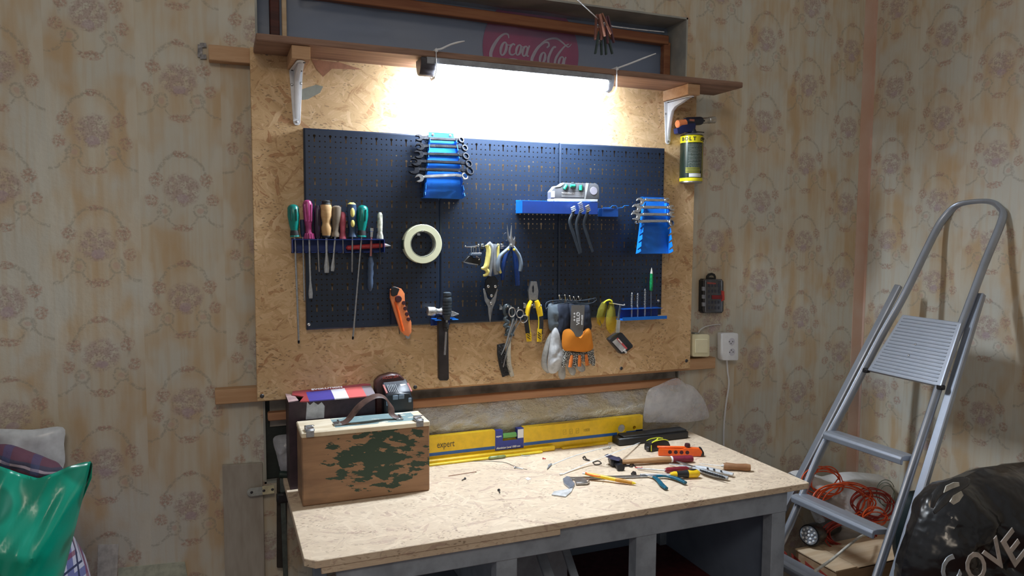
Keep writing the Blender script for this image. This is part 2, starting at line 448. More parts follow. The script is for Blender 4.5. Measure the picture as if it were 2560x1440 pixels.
# red round advert seen through the film
DY = .16
dc = atY(1330, 128, DY); dr = (atY(1449, 128, DY)-atY(1211, 128, DY)).length/2
rm = mat('faded_red_print', (.62, .05, .17), .6, var=.1, vs=5)
d = MB().cyl(dc+V3((0, 0, 0)), dc+V3((0, .004, 0)), dr, 64).build('advert_disc', rm, win)
def cc(pts): return [atY(1000+a/4, b/4, DY-.002) for a, b in pts]
mb = MB(); k = .00036*.95
def st(pts, r): mb.tube(cc(pts), [x*k for x in r], 8, flat=(1, .12), nrm=OUT, sub=5)
st([(1088, 382), (1080, 345), (1040, 340), (985, 385), (935, 460), (908, 535), (920, 590), (960, 612)], [5, 9, 9, 13, 17, 18, 14, 6])
def el(cx, cy, a, b, tl, r):
    P = [(cx+a*cos(t)*cos(tl)-b*sin(t)*sin(tl), cy+a*cos(t)*sin(tl)+b*sin(t)*cos(tl)) for t in [i*pi/5 for i in range(10)]]
    mb.tube(cc(P), [r*k*(1.0+.35*cos(i*pi/5*2)) for i in range(10)], 8, flat=(1, .12), nrm=OUT, closed=True, sub=4)
el(1036, 487, 26, 66, .25, 11); el(1186, 500, 22, 52, .25, 10); el(1250, 512, 22, 50, .25, 10)
st([(1062, 440), (1095, 452), (1135, 432)], [5, 5, 4]); st([(1150, 452), (1130, 440), (1100, 480), (1098, 535), (1130, 548), (1165, 520)], [8, 9, 11, 11, 7, 5])
st([(1210, 455), (1228, 470), (1250, 462)], [5, 4, 4]); st([(1296, 455), (1274, 520), (1272, 558), (1290, 560)], [8, 10, 8, 4])
st([(1468, 478), (1490, 455), (1480, 425), (1440, 428), (1385, 470), (1340, 540), (1318, 600), (1330, 650)], [7, 10, 9, 9, 14, 17, 16, 10])
st([(1370, 480), (1430, 420), (1500, 388), (1570, 388), (1625, 425), (1680, 470), (1715, 440)], [4, 6, 9, 11, 9, 6, 3])
el(1426, 580, 24, 56, .25, 11); st([(1560, 470), (1530, 480), (1488, 570), (1482, 640)], [8, 11, 14, 13]); st([(1690, 440), (1640, 470), (1565, 570), (1545, 650)], [5, 8, 13, 12])
el(1612, 615, 22, 48, .25, 10); st([(1660, 570), (1645, 610), (1640, 660)], [8, 10, 9])
st([(1020, 612), (1090, 592), (1160, 600), (1240, 630), (1330, 655)], [3, 8, 12, 10, 4])
mb.build('advert_script', mat('faded_white_print', (.80, .70, .80), .6, var=.05), d)
# film, dusty, with the lamp's bluish glow put into its colour
flm, flb = newmat('dusty_glow_film'); nt = flm.node_tree
tr = nt.nodes.new('ShaderNodeBsdfTransparent'); mx = nt.nodes.new('ShaderNodeMixShader'); out = nt.nodes['Material Output']
fn = noi(coords('World'), 5, 4); setb(flb, Base_Color=(.30, .40, .62, 1), Roughness=.3)
nt.links.new((fn*0.3+0.10).x, mx.inputs[0]); nt.links.new(tr.outputs[0], mx.inputs[1]); nt.links.new(flb.outputs[0], mx.inputs[2]); nt.links.new(mx.outputs[0], out.inputs[0])
FY = .115
tmp = MB(); nx, nz = 40, 16; G = []
for i in range(nx+1):
    G.append([tmp.b.verts.new((NX0+.01+(NX1-NX0-.02)*i/nx, FY+.012*noise.noise(V3((i*.25, j*.5, 2))), ZO+.76+(NZ1-.01-ZO-.76)*j/nz)) for j in range(nz+1)])
for i in range(nx):
    for j in range(nz): tmp.b.faces.new((G[i][j], G[i+1][j], G[i+1][j+1], G[i][j+1]))
tmp.build('plastic_film', flm, win)
# wooden frame: upper rail, stiles, lower rail
FRY = .10
a0 = atY(830, 2, FRY); a1 = atY(1650, 105, FRY)
mb = MB(); zt = (a1.z+a0.z)/2
mb.bar((a0.x-.10, FRY, a0.z+.016+.00), (a1.x+.03, FRY, a1.z+.006), .03, .034, bev=.003)
mb.build('upper_rail', W_FRAME, win)
xr = atY(1664, 150, FRY).x
MB().bar((xr, FRY+.002, ZO+.70), (xr, FRY+.002, a1.z), .028, .028, upv=OUT, bev=.003).build('stile', W_FRAME, win)
xl = atY(686, 60, FRY).x
MB().bar((xl, FRY+.002, ZO+.70), (xl, FRY+.002, NZ1-.01), .028, .03, upv=OUT, bev=.003).build('stile', wood('dark_window_wood', (.12, .04, .035), (.07, .03, .03)), win)
MB().bar((xl+.028, FRY-.002, ZO+.70), (xl+.028, FRY-.002, NZ1-.01), .014, .012, upv=OUT, bev=.002).build('glazing_bead', W_PALE, win)
b0 = atY(1030, 1003, .02); b1 = atY(1690, 948, .02)
MB().bar((NX0+.012, -.014, b0.z-.001), (NX1-.012, -.014, b1.z-.001), .03, .024, bev=.003).build('lower_rail', wood('orange_wood', (.50, .27, .15), (.40, .20, .11)), win)

# ---- battens and the chipboard on the wall
zb0 = atY(540, 992, -.02).z
o = MB().bar((-.249, -.02, zb0+.002), (1.475, -.02, ZO-.196), .040, .042, bev=.002).build('wooden_batten', W_BATTEN)
tag(o, 'long wooden batten behind the chipboard\'s lower edge, its ends showing on both sides', 'batten')
o = MB().bar((-.243, -.0195, ZO+.772), (1.2, -.0195, ZO+.772), .038, .042, bev=.002).build('wooden_batten', W_BATTEN)
tag(o, 'wooden batten on the wall sticking out left of the chipboard just under the shelf', 'batten')
mb = MB(); c0 = atY(497, 124, -.012)
for a, b in (((500, 112), (500, 143)), ((500, 113), (516, 113)), ((500, 142), (516, 142))): mb.bar(atY(*a, -.006), atY(*b, -.006), .012, .003, upv=OUT)
solo(mb, 'metal_clip', DSTEEL, 'small dark metal clip on wallpaper at the end of the upper batten', 'clip')
mb = MB(); mb.mm((-.137, YO, ZO-.203), (1.3435, -.041, ZO+.790), bev=.0015)
osbB = thing('chipboard_backboard', 'large wall mounted chipboard sheet carrying the black pegboard panels', 'board', (.6, -.053, ZO-.203))
mb.build('board', OSB_W, osbB, smooth=False)
for q in ((1038, 968), (1553, 921), (1716, 902), (667, 133), (655, 990)):
    p = atY(*q, YO); MB().lathe(p+V3((0, .004, 0)), p+OUT*.003, [(0, .006), (.7, .0062), (1, .004)], 14).build('bolt_head', DSTEEL, osbB)

for pts, m_ in ((((752, 224), (790, 212), (808, 216), (800, 232), (770, 248), (754, 250)), mat('grey_flake', (.30, .31, .27), .7, var=.05)),
                (((1424, 232), (1444, 230), (1442, 280), (1432, 316), (1422, 300)), mat('white_flake', (.74, .73, .66), .6, var=.04)),
                (((778, 148), (850, 156), (905, 174), (830, 172), (808, 192), (790, 172)), mat('red_flake', (.46, .22, .13), .7, var=.1))):
    MB().prism([atY(a, b, YO-.0006) for a, b in pts], (0, .0008, 0)).build('wood_flake', m_, osbB, smooth=False)

# ---- shelf, blocks, brackets
SY0, SY1, SZ0, SZ1 = -.222, YO-.0006, ZO+.7725, ZO+.7905
mb = MB().mm((-.128, SY0, SZ0), (1.415, SY1, SZ1), bev=.0025)
solo(mb, 'wooden_shelf', W_SHELF, 'long narrow brown wooden shelf above the chipboard carrying the lit lamp', 'shelf', smooth=False)
def bracket(x, lab, zbot, blab):
    solo(MB().mm((x-.024, -.212, ZO+.737), (x+.024, YO-.001, SZ0-.0005), bev=.0015), 'wooden_block', W_BATTEN, blab, 'block', smooth=False)
    t = thing('shelf_bracket', lab, 'bracket', (x, YO, zbot))
    zt = ZO+.7355; w = .017
    # wall flange and shelf flange as tapering pressed plates, with a raised gusset web between them
    def arm(p0, p1, n, w0, w1):
        d = (p1-p0).normalized(); s_ = d.cross(n).normalized()
        L = (p1-p0).length; P = [p0+s_*w0, p0+d*(L-w1)+s_*w1] + [p1-d*w1+s_*w1*cos(a)+d*w1*sin(a) for a in [i*pi/6 for i in range(1, 6)]] + [p0+d*(L-w1)-s_*w1, p0-s_*w0]
        return P
    mb = MB(); mb.prism(arm(V3((x, YO-.003, zt)), V3((x, YO-.003, zbot)), OUT, .0185, .010), (0, .0028, 0), .0008)
    mb.build('wall_arm', WHITE, t)
    mb = MB(); mb.prism(arm(V3((x, YO-.001, zt-.0025)), V3((x, -.205, zt-.0025)), -UP, .0185, .011), (0, 0, .0025), .0008)
    mb.build('shelf_arm', WHITE, t)
    H = zt-zbot
    prof = [(.0, .018), (.012, .022), (.035, .031), (.055, .042)]
    pts = [(YO-.003, zt-.003), (-.188, zt-.004), (-.150, zt-.014), (-.112, zt-.022), (-.094, zt-.034), (-.086, zt-.055), (-.079, zt-H*.6), (YO-.005, zbot+.016)]
    mb = MB()
    mb.prism([(x-.0065, a, b) for a, b in pts], (.013, 0, 0), .0035, 2); mb.build('stiffening_rib', WHITE, t)
    for dx, dz in ((-.012, .040), (.012, .034), (0, H-.010)):
        p = V3((x+dx, YO-.003, zt-dz)); MB().lathe(p, p+OUT*.0035, [(0, .0038), (.6, .0038), (1, .002)], 12).build('screw', STEEL, t)
    for dx, yy in ((-.012, YO-.018), (.012, YO-.018), (0.010, -.192)):
        p = V3((x+dx, yy, zt-.0025)); MB().lathe(p, p-UP*.002, [(0, .004), (1, .0025)], 12).build('screw', DSTEEL, t)
bracket(-.0155, 'white metal shelf bracket under the left end of the shelf', ZO+.583, 'short wooden block between shelf and left white bracket')
bracket(1.226, 'white metal shelf bracket under the shelf\'s right end beside the gas torch', ZO+.592, 'short wooden block between shelf and right white bracket')

# ---- tube lamp with cable ties
LX0, LX1, LY = .305, .928, -.198
lm = thing('linear_lamp', 'lit white LED tube lamp tied under the shelf\'s front edge', 'lamp', (LX0, LY, ZO+.72))
lz = SZ0-.0005
mb = MB(); mb.mm((LX0+.015, LY-.030, lz-.020), (LX1-.015, LY+.030, lz), bev=.003); mb.build('housing', mat('grey_lamp_metal', (.30, .32, .36), .45), lm)
em, eb = newmat('lit_diffuser'); setb(eb, Base_Color=(.9, .9, .9, 1), Emission_Color=(.80, .90, 1.0, 1), Emission_Strength=LED_STRENGTH)
prof = [(-.027, 0), (-.027, -.008), (-.022, -.019), (-.012, -.0265), (0, -.029), (.012, -.0265), (.022, -.019), (.027, -.008), (.027, 0)]
mb = MB(); mb.prism([(LX0+.045, LY+a, lz-.0202+b) for a, b in prof], (LX1-LX0-.075, 0, 0)); mb.build('diffuser', em, lm)
capm = mat('dark_cap', (.05, .045, .055), .4)
mb = MB(); mb.prism([(LX0, LY+a*1.08, lz-.002+b*1.65) for a, b in prof], (.0445, 0, 0), .002); mb.build('end_cap', capm, lm)
mb = MB(); mb.prism([(LX1-.0295, LY+a*1.08, lz-.002+b*1.65) for a, b in prof], (.022, 0, 0), .002); mb.build('end_cap', mat('grey_cap', (.35, .36, .40), .4), lm)
for xx, lab, q in ((LX0+.042, 'white cable tie around shelf and the lamp\'s left end, tail pointing up', [(1092, 134), (1103, 122), (1125, 112), (1145, 106), (1161, 103)]),
                   (LX1-.004, 'white cable tie around shelf and the lamp\'s right end, tail pointing up', [(1538, 178), (1550, 168), (1580, 157), (1610, 145), (1639, 134)])):
    mb = MB(); y0, y1, z0, z1 = SY0-.0035, LY+.036, lz-.052, SZ1+.0025
    y0 = min(y0, LY-.034)
    mb.tube([(xx, y0, z0+.014), (xx, y0, z1), (xx, y1, z1), (xx, y1, z0+.014), (xx, LY+.018, z0-.001), (xx, LY-.018, z0-.001)], .0042, 8, flat=(1, .28), nrm=(1, 0, 0), closed=True, smooth=False)
    mb.box((xx, y0-.002, z1-.004), (.008, .007, .008), bev=.001)
    pts = [atY(a, b, y0-.004) for a, b in q]; pts[0] = V3((xx, y0-.004, z1-.002))
    mb.tube(pts, [.0042, .0044, .0046, .0046, .0026], 8, flat=(1, .6), nrm=UP)
    solo(mb, 'cable_tie', WPL, lab, 'cable tie')

# ---- clothes line with pegs
mb = MB(); e0 = atY(1430, -14, -.34); pk = atY(1504, 56, -.25); e1 = atY(1532, 66, -.2); e2 = atY(1660, 80, .0)
mb.tube([e0, pk, e1], .0016, 6, smooth=False); mb.tube([e1, atY(1590, 73, -.1), e2+V3((0, .0, 0))], .0016, 6)
mb.tube([e0, e0+(e0-pk)*6], .0016, 6, smooth=False)
solo(mb, 'clothes_line', mat('white_cord', (.85, .87, .92), .5), 'thin white line stretched above the lamp toward the niche\'s upper right corner', 'cord')
def peg(a, b, wm, lab, sp=.006, yo=-.25, grp=None):
    a = atY(*a, yo); b = atY(*b, yo); t = thing('clothes_peg', lab, 'clothes peg', b, grp)
    d = (b-a).normalized(); sx = d.cross(OUT).normalized()
    for s in (-1, 1):
        p0 = a+sx*s*.003; p1 = b+sx*s*.011
        MB().bar(p0, p1, .0045, .010, upv=OUT, bev=.001).build('leg', wm, t)
    mid = a+(b-a)*.42
    MB().tube([mid+OUT*(.006*cos(i*.7))+sx*(.006*sin(i*.7))+d*(i*.0004) for i in range(18)], .0008, 5).build('spring', STEEL, t)
BRW = mat('brown_peg_wood', (.22, .09, .07), .6); GRW = mat('dark_green_peg', (.05, .085, .085), .6)
peg((1493, 36), (1496, 100), BRW, 'reddish brown clothes peg hanging on the thin line, leftmost of the cluster', yo=-.262)
peg((1502, 34), (1520, 88), mat('tan_peg_wood', (.36, .16, .11), .6), 'lighter brown clothes peg hanging tilted in front of the cluster', yo=-.283)
peg((1517, 40), (1527, 108), mat('plum_peg_wood', (.13, .06, .08), .6), 'dark plum clothes peg hanging at the right of the cluster', yo=-.246)
peg((1500, 78), (1496, 136), GRW, 'small dark green peg hanging lowest left in the cluster', yo=-.232)
peg((1514, 80), (1523, 136), GRW, 'small dark green peg hanging lowest right in the cluster', yo=-.230)

# ================================================================== PEGBOARD
pbm, pbb = newmat('black_perforated_steel'); nt = pbm.node_tree
X_, Y_, Z_ = sep(coords('World'))
gx, gz = .01473, .01515
u = X_*(1/gx)+.5; v = (ZO+.566-.012-Z_)*(1/gz)+.5
iu = u.floor(); iv = v.floor(); fu = (u.fract()-.5)*gx; fv = (v.fract()-.5)*gz
m3 = ((iu*(1/3)+.0001).fract() > .34)*((iu*(1/3)+.0001).fract() < .9)
m3b = ((iu+1.0)*(1/3)+.0001).fract()
keyc = (m3b < .1); keyr = ((iv*.25+.0001).fract() < .1); key = keyc*keyr
key2 = keyc*(((iv*.25+.0001).fract()-.25).abs() < .1)
dot = ((fu*fu+fv*fv) < (.0021**2))
head = ((fu*fu+fv*fv) < (.0038**2))*key
slot = (fu.abs() < .0015)*(fv > 0.0)*key
slot2 = (fu.abs() < .0015)*(fv < -.0005)*key2
hole = (dot.max(head).max(slot).max(slot2))
inb = (Z_ > ZO+.012)*(Z_ < ZO+.566)
ny = sep(S(nt.nodes.new('ShaderNodeNewGeometry').outputs['Normal']))[1]
hole = hole*inb*(ny.abs() > .9)
pn = noi(coords('World'), 90, 3)
setb(pbb, Base_Color=mixc(pn, (.007, .016, .038), (.011, .023, .050)), Roughness=.42, Specular_IOR_Level=.55)
tr = nt.nodes.new('ShaderNodeBsdfTransparent'); mx = nt.nodes.new('ShaderNodeMixShader')
nt.links.new(hole.x, mx.inputs[0]); nt.links.new(pbb.outputs[0], mx.inputs[1]); nt.links.new(tr.outputs[0], mx.inputs[2]); nt.links.new(mx.outputs[0], nt.nodes['Material Output'].inputs[0])
tops = [(760, 321, 1098, 340), (1099, 340, 1397, 356), (1398, 356, 1658, 370)]
xs = [.0, .3985, .7995, 1.2005]
nm = ['leftmost', 'middle', 'rightmost']
for i in range(3):
    x0, x1 = xs[i]+.0004, xs[i+1]-.0004; z0, z1 = ZO+.000, ZO+.5745
    t = thing('pegboard', f'black perforated steel pegboard panel, {nm[i]} of the three on the chipboard', 'pegboard', ((x0+x1)/2, YO-.001, z0), 'black pegboard panels')
    b = MB(); r = .004
    f0 = [b.b.verts.new(p) for p in ((x0+r, YP, z0+r), (x1-r, YP, z0+r), (x1-r, YP, z1-r), (x0+r, YP, z1-r))]
    f1 = [b.b.verts.new(p) for p in ((x0, YP+.003, z0), (x1, YP+.003, z0), (x1, YP+.003, z1), (x0, YP+.003, z1))]
    f2 = [b.b.verts.new(p) for p in ((x0, YO-.0005, z0), (x1, YO-.0005, z0), (x1, YO-.0005, z1), (x0, YO-.0005, z1))]
    b.b.faces.new(f0)
    for A, B in ((f0, f1), (f1, f2)):
        for k in range(4): b.b.faces.new((A[k], A[(k+1) % 4], B[(k+1) % 4], B[k]))
    b.build('panel', pbm, t, smooth=False)
    for q in {0: [(772, 811)], 2: [(1646, 752)]}.get(i, []):
        p = pegp(*q); MB().lathe(p+V3((0, .002, 0)), p+OUT*.0025, [(0, .0045), (.6, .0045), (1, .002)], 12).build('screw', CHROME, t)

# ================================================================== WORKBENCH
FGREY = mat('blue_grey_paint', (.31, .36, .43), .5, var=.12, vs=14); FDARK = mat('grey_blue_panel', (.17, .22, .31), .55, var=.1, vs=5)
MAROON = mat('maroon_hardboard', (.11, .02, .022), .5, var=.15)
bn = thing('workbench', 'long workbench with a pale chipboard top on a blue grey painted steel frame', 'workbench', (.65, -.32, 0))
bx0, bx1, by0, by1 = -.0695, 1.3535, -.6425, -.003
r_ = .014
mb = MB(); mb.prism([(bx0+.022, by0+.0, ZB), (bx1-.003, by0, ZB), (bx1, by0+.003, ZB), (bx1, by1, ZB), (bx0, by1, ZB), (bx0, by0+.022, ZB)], (0, 0, -.018), .0012)
mb.build('top', OSB_B, bn, smooth=False)
mb = MB().mm((bx0+.035, by0+.003, ZB-.034), (bx0+.62, -.6275, ZB-.0185), bev=.001); mb.build('lower_board', OSB_B, bn, smooth=False)
zt = ZB-.0185; fy = -.625
def post(x0, x1, y0=fy, y1=fy+.04, z1=None):
    MB().mm((x0, y0, .0), (x1, y1, (z1 or zt-.002)), bev=.002).build('leg', FGREY, bn, smooth=False)
post(1.236, 1.285); post(.782, .845); post(.385, .440); post(.012, .052)
post(.012, .052, -.06, -.02); post(1.236, 1.285, -.06, -.02); post(.52, .56, -.09, -.05); post(.70, .74, -.09, -.05)
MB().mm((.0, fy-.002, zt-.064), (1.287, fy+.012, zt-.0003), bev=.002).build('front_rail', FGREY, bn, smooth=False)
MB().mm((.05, -.05, zt-.06), (1.24, -.02, zt-.016), bev=.002).build('back_rail', FGREY, bn, smooth=False)
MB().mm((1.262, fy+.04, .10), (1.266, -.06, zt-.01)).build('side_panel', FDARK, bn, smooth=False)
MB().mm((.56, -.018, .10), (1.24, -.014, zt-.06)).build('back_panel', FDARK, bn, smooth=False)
MB().mm((.442, -.45, .10), (.446, -.06, zt-.02)).build('inner_panel', FGREY, bn, smooth=False)
MB().mm((.447, -.30, .10), (.74, -.296, zt-.02)).build('inner_panel', FGREY, bn, smooth=False)
zs = atY(1650, 1350, -.02).z
MB().mm((.745, fy+.045, zs-.016), (1.26, -.02, zs)).build('shelf', MAROON, bn, smooth=False)
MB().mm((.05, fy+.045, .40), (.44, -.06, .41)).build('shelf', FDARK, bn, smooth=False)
MB().bar((.60, -.59, zt-.30), (.60, -.32, zt-.10), .030, .012, bev=.002).build('brace', FGREY, bn, smooth=False)
MB().bar((.68, -.58, zt-.33), (.68, -.32, zt-.09), .024, .010, bev=.002).build('brace', FGREY, bn, smooth=False)
MB().bar((.20, -.60, zt-.25), (.20, -.10, zt-.06), .024, .010, bev=.002).build('brace', FGREY, bn, smooth=False)

# ---- plastic wrapped insulation behind the bench (wrinkled sheet)
shm, shb = newmat('crumpled_film'); c = coords('World'); sx_, sy_, sz_ = sep(c)
n1 = noi(comb(sx_*9, sz_*12), 1.0, 4, .6)
setb(shb, Base_Color=mixc(n1.step(.4, .62), (.58, .52, .38), (.60, .61, .62)), Roughness=.22, Coat_Weight=.4)
bump(shb, noi(comb(sx_*26, sz_*34), 1.0, 4, .7), 1.0, .02)
def sheet(x0, x1, z0, z1, fy, nx, nz, amp, name, m, parent=None):
    b = MB(); G = []
    for i in range(nx+1):
        x = x0+(x1-x0)*i/nx
        G.append([b.b.verts.new((x, fy(x, j/nz)+amp*(noise.noise(V3((x*9, j/nz*3, 1)))+.6*noise.noise(V3((x*26, j/nz*7, 4)))), z0+(z1-z0)*j/nz + (amp*.8*noise.noise(V3((x*14, 3, 3))) if j == nz else 0))) for j in range(nz+1)])
    for i in range(nx):
        for j in range(nz): b.b.faces.new((G[i][j], G[i+1][j], G[i+1][j+1], G[i][j+1]))
    return b
b = sheet(-.02, 1.335, ZB+.003, ZO-.262, lambda x, t: -.004-.043*sin(pi*min(1, t)**1.15), 130, 22, .008, 'x', shm)
solo(b, 'plastic_sheet', shm, 'crumpled clear plastic sheet over pale padding behind the yellow level', 'plastic sheet')
dkm = mat('grey_film', (.36, .33, .29), .5, var=.25, vs=9)
b = sheet(-.10, 1.335, ZO-.30, ZO-.2, lambda x, t: .012, 60, 6, .006, 'x', dkm)
o = b.build('film_strip', dkm, win)

# clear bag hanging at the right corner of the niche
bgm, bgb = newmat('thin_clear_bag'); nt = bgm.node_tree
tr = nt.nodes.new('ShaderNodeBsdfTransparent'); mx = nt.nodes.new('ShaderNodeMixShader')
n1 = noi(coords('World'), 16, 4, .6); setb(bgb, Base_Color=(.86, .88, .97, 1), Roughness=.12, Coat_Weight=.5); bump(bgb, n1, .8, .012)
nt.links.new((n1*.6+.02).cl().x, mx.inputs[0]); nt.links.new(tr.outputs[0], mx.inputs[1]); nt.links.new(bgb.outputs[0], mx.inputs[2]); nt.links.new(mx.outputs[0], nt.nodes['Material Output'].inputs[0])
P = [(1648, 962), (1690, 945), (1712, 958), (1735, 968), (1760, 1000), (1773, 1040), (1755, 1050), (1710, 1056), (1640, 1056), (1610, 1052), (1612, 1010), (1622, 975)]
solo(MB().pillow(px(P, -.062), OUT, .028, .012, .006, 22, seed=3), 'clear_plastic_bag', bgm, 'crumpled clear plastic bag bulging from the niche right of the yellow level', 'plastic bag')
P = [(683, 1096), (712, 1086), (738, 1090), (748, 1110), (746, 1150), (735, 1185), (705, 1182), (692, 1140)]
solo(MB().pillow(px(P, -.03), OUT, .022, .012, .008, 30, seed=8), 'clear_plastic_bag', bgm, 'small shiny clear bag of odds and ends left of the wooden toolbox', 'plastic bag')
# dark panel standing in for shade at the niche's left end, under the board
o = MB().mm((NX0+.006, .02, NZ0+.01), (-.02, .03, ZO-.19)).build('niche_shade_panel', mat('niche_shade_green', (.022, .03, .028), .5), win, smooth=False)

# ================================================================== THINGS ON THE BENCH
# ---- yellow level
lv = thing('spirit_level', 'long yellow spirit level with blue stripe lying along the back of the workbench', 'spirit level', (.7, -.03, ZB))
LYF = -.078; Lx1 = atY(1607, 1045, LYF).x; Lx0 = Lx1-1.0; h = min(.083, atY(1239, 1071, -.078).z-ZB); z0 = ZB+.001
def lvx(p, q=1080): return atY(p, q, LYF).x
xa, xb = lvx(1238), lvx(1309)
def circ(cx, cz, r, y, n=24): return [(cx+r*cos(2*pi*i/n), y, cz+r*sin(2*pi*i/n)) for i in range(n)]
xh, xh2 = lvx(1554), lvx(1586)
mb = MB(); mb.plate([(Lx0, LYF, z0), (Lx1, LYF, z0), (Lx1, LYF, z0+h), (xb, LYF, z0+h), (xb, LYF, z0+.045), (xa, LYF, z0+.045), (xa, LYF, z0+h), (Lx0, LYF, z0+h)],
                    [circ(xh, z0+.044, .0145, LYF), circ(xh2, z0+.042, .0065, LYF, 16)], (0, .022, 0)); mb.build('body', YEL, lv, smooth=False)
BLS = mat('level_blue', (.02, .11, .40), .4, var=.03)
mb = MB(); mb.mm((Lx0, LYF-.0006, z0+.022), (xa-.001, LYF-.0001, z0+.032)); mb.mm((xb+.001, LYF-.0006, z0+.022), (xh-.018, LYF-.0001, z0+.032)); mb.mm((xh+.018, LYF-.0006, z0+.022), (Lx1, LYF-.0001, z0+.032)); mb.mm((Lx1-.028, LYF-.0006, z0+.0205), (Lx1, LYF-.0001, z0+.034))
mb.build('stripe', BLS, lv, smooth=False)
mb = MB(); mb.mm((xa, LYF-.001, z0+.016), (xb, LYF+.0, z0+.046)); mb.mm((xa, LYF-.001, z0+.046), (xa+.026, LYF+.02, z0+h-.002)); mb.mm((xb-.022, LYF-.001, z0+.046), (xb, LYF+.02, z0+h-.002))
mb.build('label_plate', mat('label_blue', (.03, .05, .33), .4, var=.03), lv, smooth=False)
MB().mm((xb-.0215, LYF-.0016, z0+.050), (xb-.0012, LYF-.0011, z0+h-.004)).build('white_label', WHTXT, lv, smooth=False)
mb = MB(); mb.cyl((xa+.028, LYF+.009, z0+.060), (xb-.024, LYF+.009, z0+.060), .0085, 16); mb.build('vial', mat('green_vial', (.16, .42, .12), .15, var=.03), lv)
mb = MB(); F = frame((xa+.004, LYF-.0012, z0+.0205), (1, 0, 0), (0, 0, 1)); mb.text('Aluminium Level 1000 mm', .0094, F, bold=.00025, shear=.12, sx=.72*(xb-xa-.006)/.0865*1.05)
mb.text('expert', .0085, frame((xa+.003, LYF-.0012, z0+.060), (1, 0, 0), (0, 0, 1)), bold=.0002, sx=.8); mb.build('lettering', WHTXT, lv)
mb = MB(); xe = lvx(1092, 1100); mb.text('expert', .030, frame((xe, LYF-.0004, z0+.046), (1, 0, 0), (0, 0, 1)), sx=.72)
mb.build('lettering', mat('grey_ink', (.10, .08, .04), .5), lv)
mb = MB()
for i, q in enumerate((1408, 1424, 1440)):
    x = lvx(q); 
    for a, b_ in (((0, 0), (.011, 0)), ((.011, 0), (.011, .016)), ((.011, .016), (0, .016)), ((0, .016), (0, 0)), ((.003, .004), (.008, .012))):
        mb.bar((x+a[0], LYF-.0003, z0+.045+a[1]), (x+b_[0], LYF-.0003, z0+.045+b_[1]), .0008, .0004, upv=OUT)
mb.text('1000', .014, frame((lvx(1458), LYF-.0004, z0+.047), (1, 0, 0), (0, 0, 1)), sx=.9)
mb.build('pictograms', mat('olive_ink', (.40, .27, .02), .5), lv, smooth=False)
mb = MB()
for i in range(4):
    x = xa+.008+i*.0205; mb.mm((x, LYF-.0009, z0+.006), (x+.008, LYF-.0003, z0+.012))
mb.build('screw_slots', BKTXT, lv, smooth=False)
MB().cyl((xh, LYF+.004, z0+.044), (xh, LYF+.014, z0+.044), .0143, 24).build('round_vial', LGREY, lv)
# second, lower yellow straightedge in front of it
t = thing('ruler_level', 'thin worn yellow level bar lying in front of the long yellow spirit level', 'level', (.6, -.09, ZB))
q0 = ben(1060, 1136, 0); q1 = ben(1352, 1103, 0)
q0 = V3((.32, -.091, ZB)); q1.y = -.091
mb = MB(); mb.bar(q0+UP*.0085, V3((q1.x, q1.y, ZB+.0085)), .013, .016, bev=.003); mb.build('bar', YEL, t, smooth=False)
mb = MB(); mb.bar(q0+V3((.0, -.012, .004)), V3((q1.x-.05, q1.y-.012, ZB+.004)), .010, .007, bev=.002); mb.build('edge_strip', YELP, t, smooth=False)
pv = ben(1212, 1122); MB().lathe(V3((pv.x-.03, -.110, ZB+.006)), V3((pv.x+.03, -.110, ZB+.006)), [(0, .001), (.1, .0055), (.9, .0055), (1, .001)], 12).build('vial', mat('olive_vial', (.25, .30, .12), .2), t)
# yellow strip to the right of it
o = solo(MB().bar(V3((ben(1372, 1102).x, -.088, ZB+.0035)), V3((ben(1480, 1088).x, -.088, ZB+.0035)), .012, .006, bev=.001), 'yellow_tape_strip', YEL, 'short yellow ruler piece between the small metal box and the black case', 'ruler')
# ---- black flat case
P = bz([(1496, 1077), (1671, 1063), (1671, 1056), (1600, 1058), (1485, 1069), (1486, 1079)], .0)
cs = thing('flat_case', 'long flat black case lying at the right back of the workbench', 'case', ben(1580, 1078))
a = ben(1490, 1085); b_ = ben(1672, 1074); a.y = -.133; b_.y = -.128
mb = MB(); mb.bar(a+V3((0, .028, .013)), b_+V3((0, .02, .013)), .052, .026, bev=.004); mb.build('body', BLACK, cs)
mb = MB(); mb.bar(a+V3((.02, .028, .029)), b_+V3((-.006, .02, .029)), .044, .006, bev=.002); mb.build('lid', BLKR, cs)
# ---- small metal box with black lining
t = thing('sharpening_stone_box', 'small open silver box with black lining standing near the yellow level', 'box', ben(1408, 1100))
A, B_, C, D = ben(1382, 1098), ben(1412, 1118), ben(1441, 1112), ben(1405, 1090)
x_ = (B_-A); y_ = (D-A); L = x_.length; 
ex = x_.normalized(); ey = V3((-ex.y, ex.x, 0)) if V3((-ex.y, ex.x, 0)).dot(y_) > 0 else V3((ex.y, -ex.x, 0))
Wd = .036; hh = .018
rot = Matrix((ex, ey, UP)).transposed(); ce = A+ex*L/2+ey*Wd/2
MB().box(ce+UP*.0015, (L, Wd, .003), rot).build('base', LGREY, t, smooth=False)
mb = MB()
for s in (-1, 1): mb.box(ce+ey*s*(Wd/2-.0015)+UP*hh/2, (L, .003, hh), rot); mb.box(ce+ex*s*(L/2-.0015)+UP*hh/2, (.003, Wd-.006, hh), rot)
mb.build('wall', mat('box_silver', (.55, .54, .50), .45, .3), t, smooth=False)
MB().box(ce+UP*.010, (L-.007, Wd-.007, .013), rot).build('lining', BLKR, t, smooth=False)
MB().box(ce+UP*.0172-ex*.006, (.030, .010, .001), rot).build('tag', WHTXT, t, smooth=False)

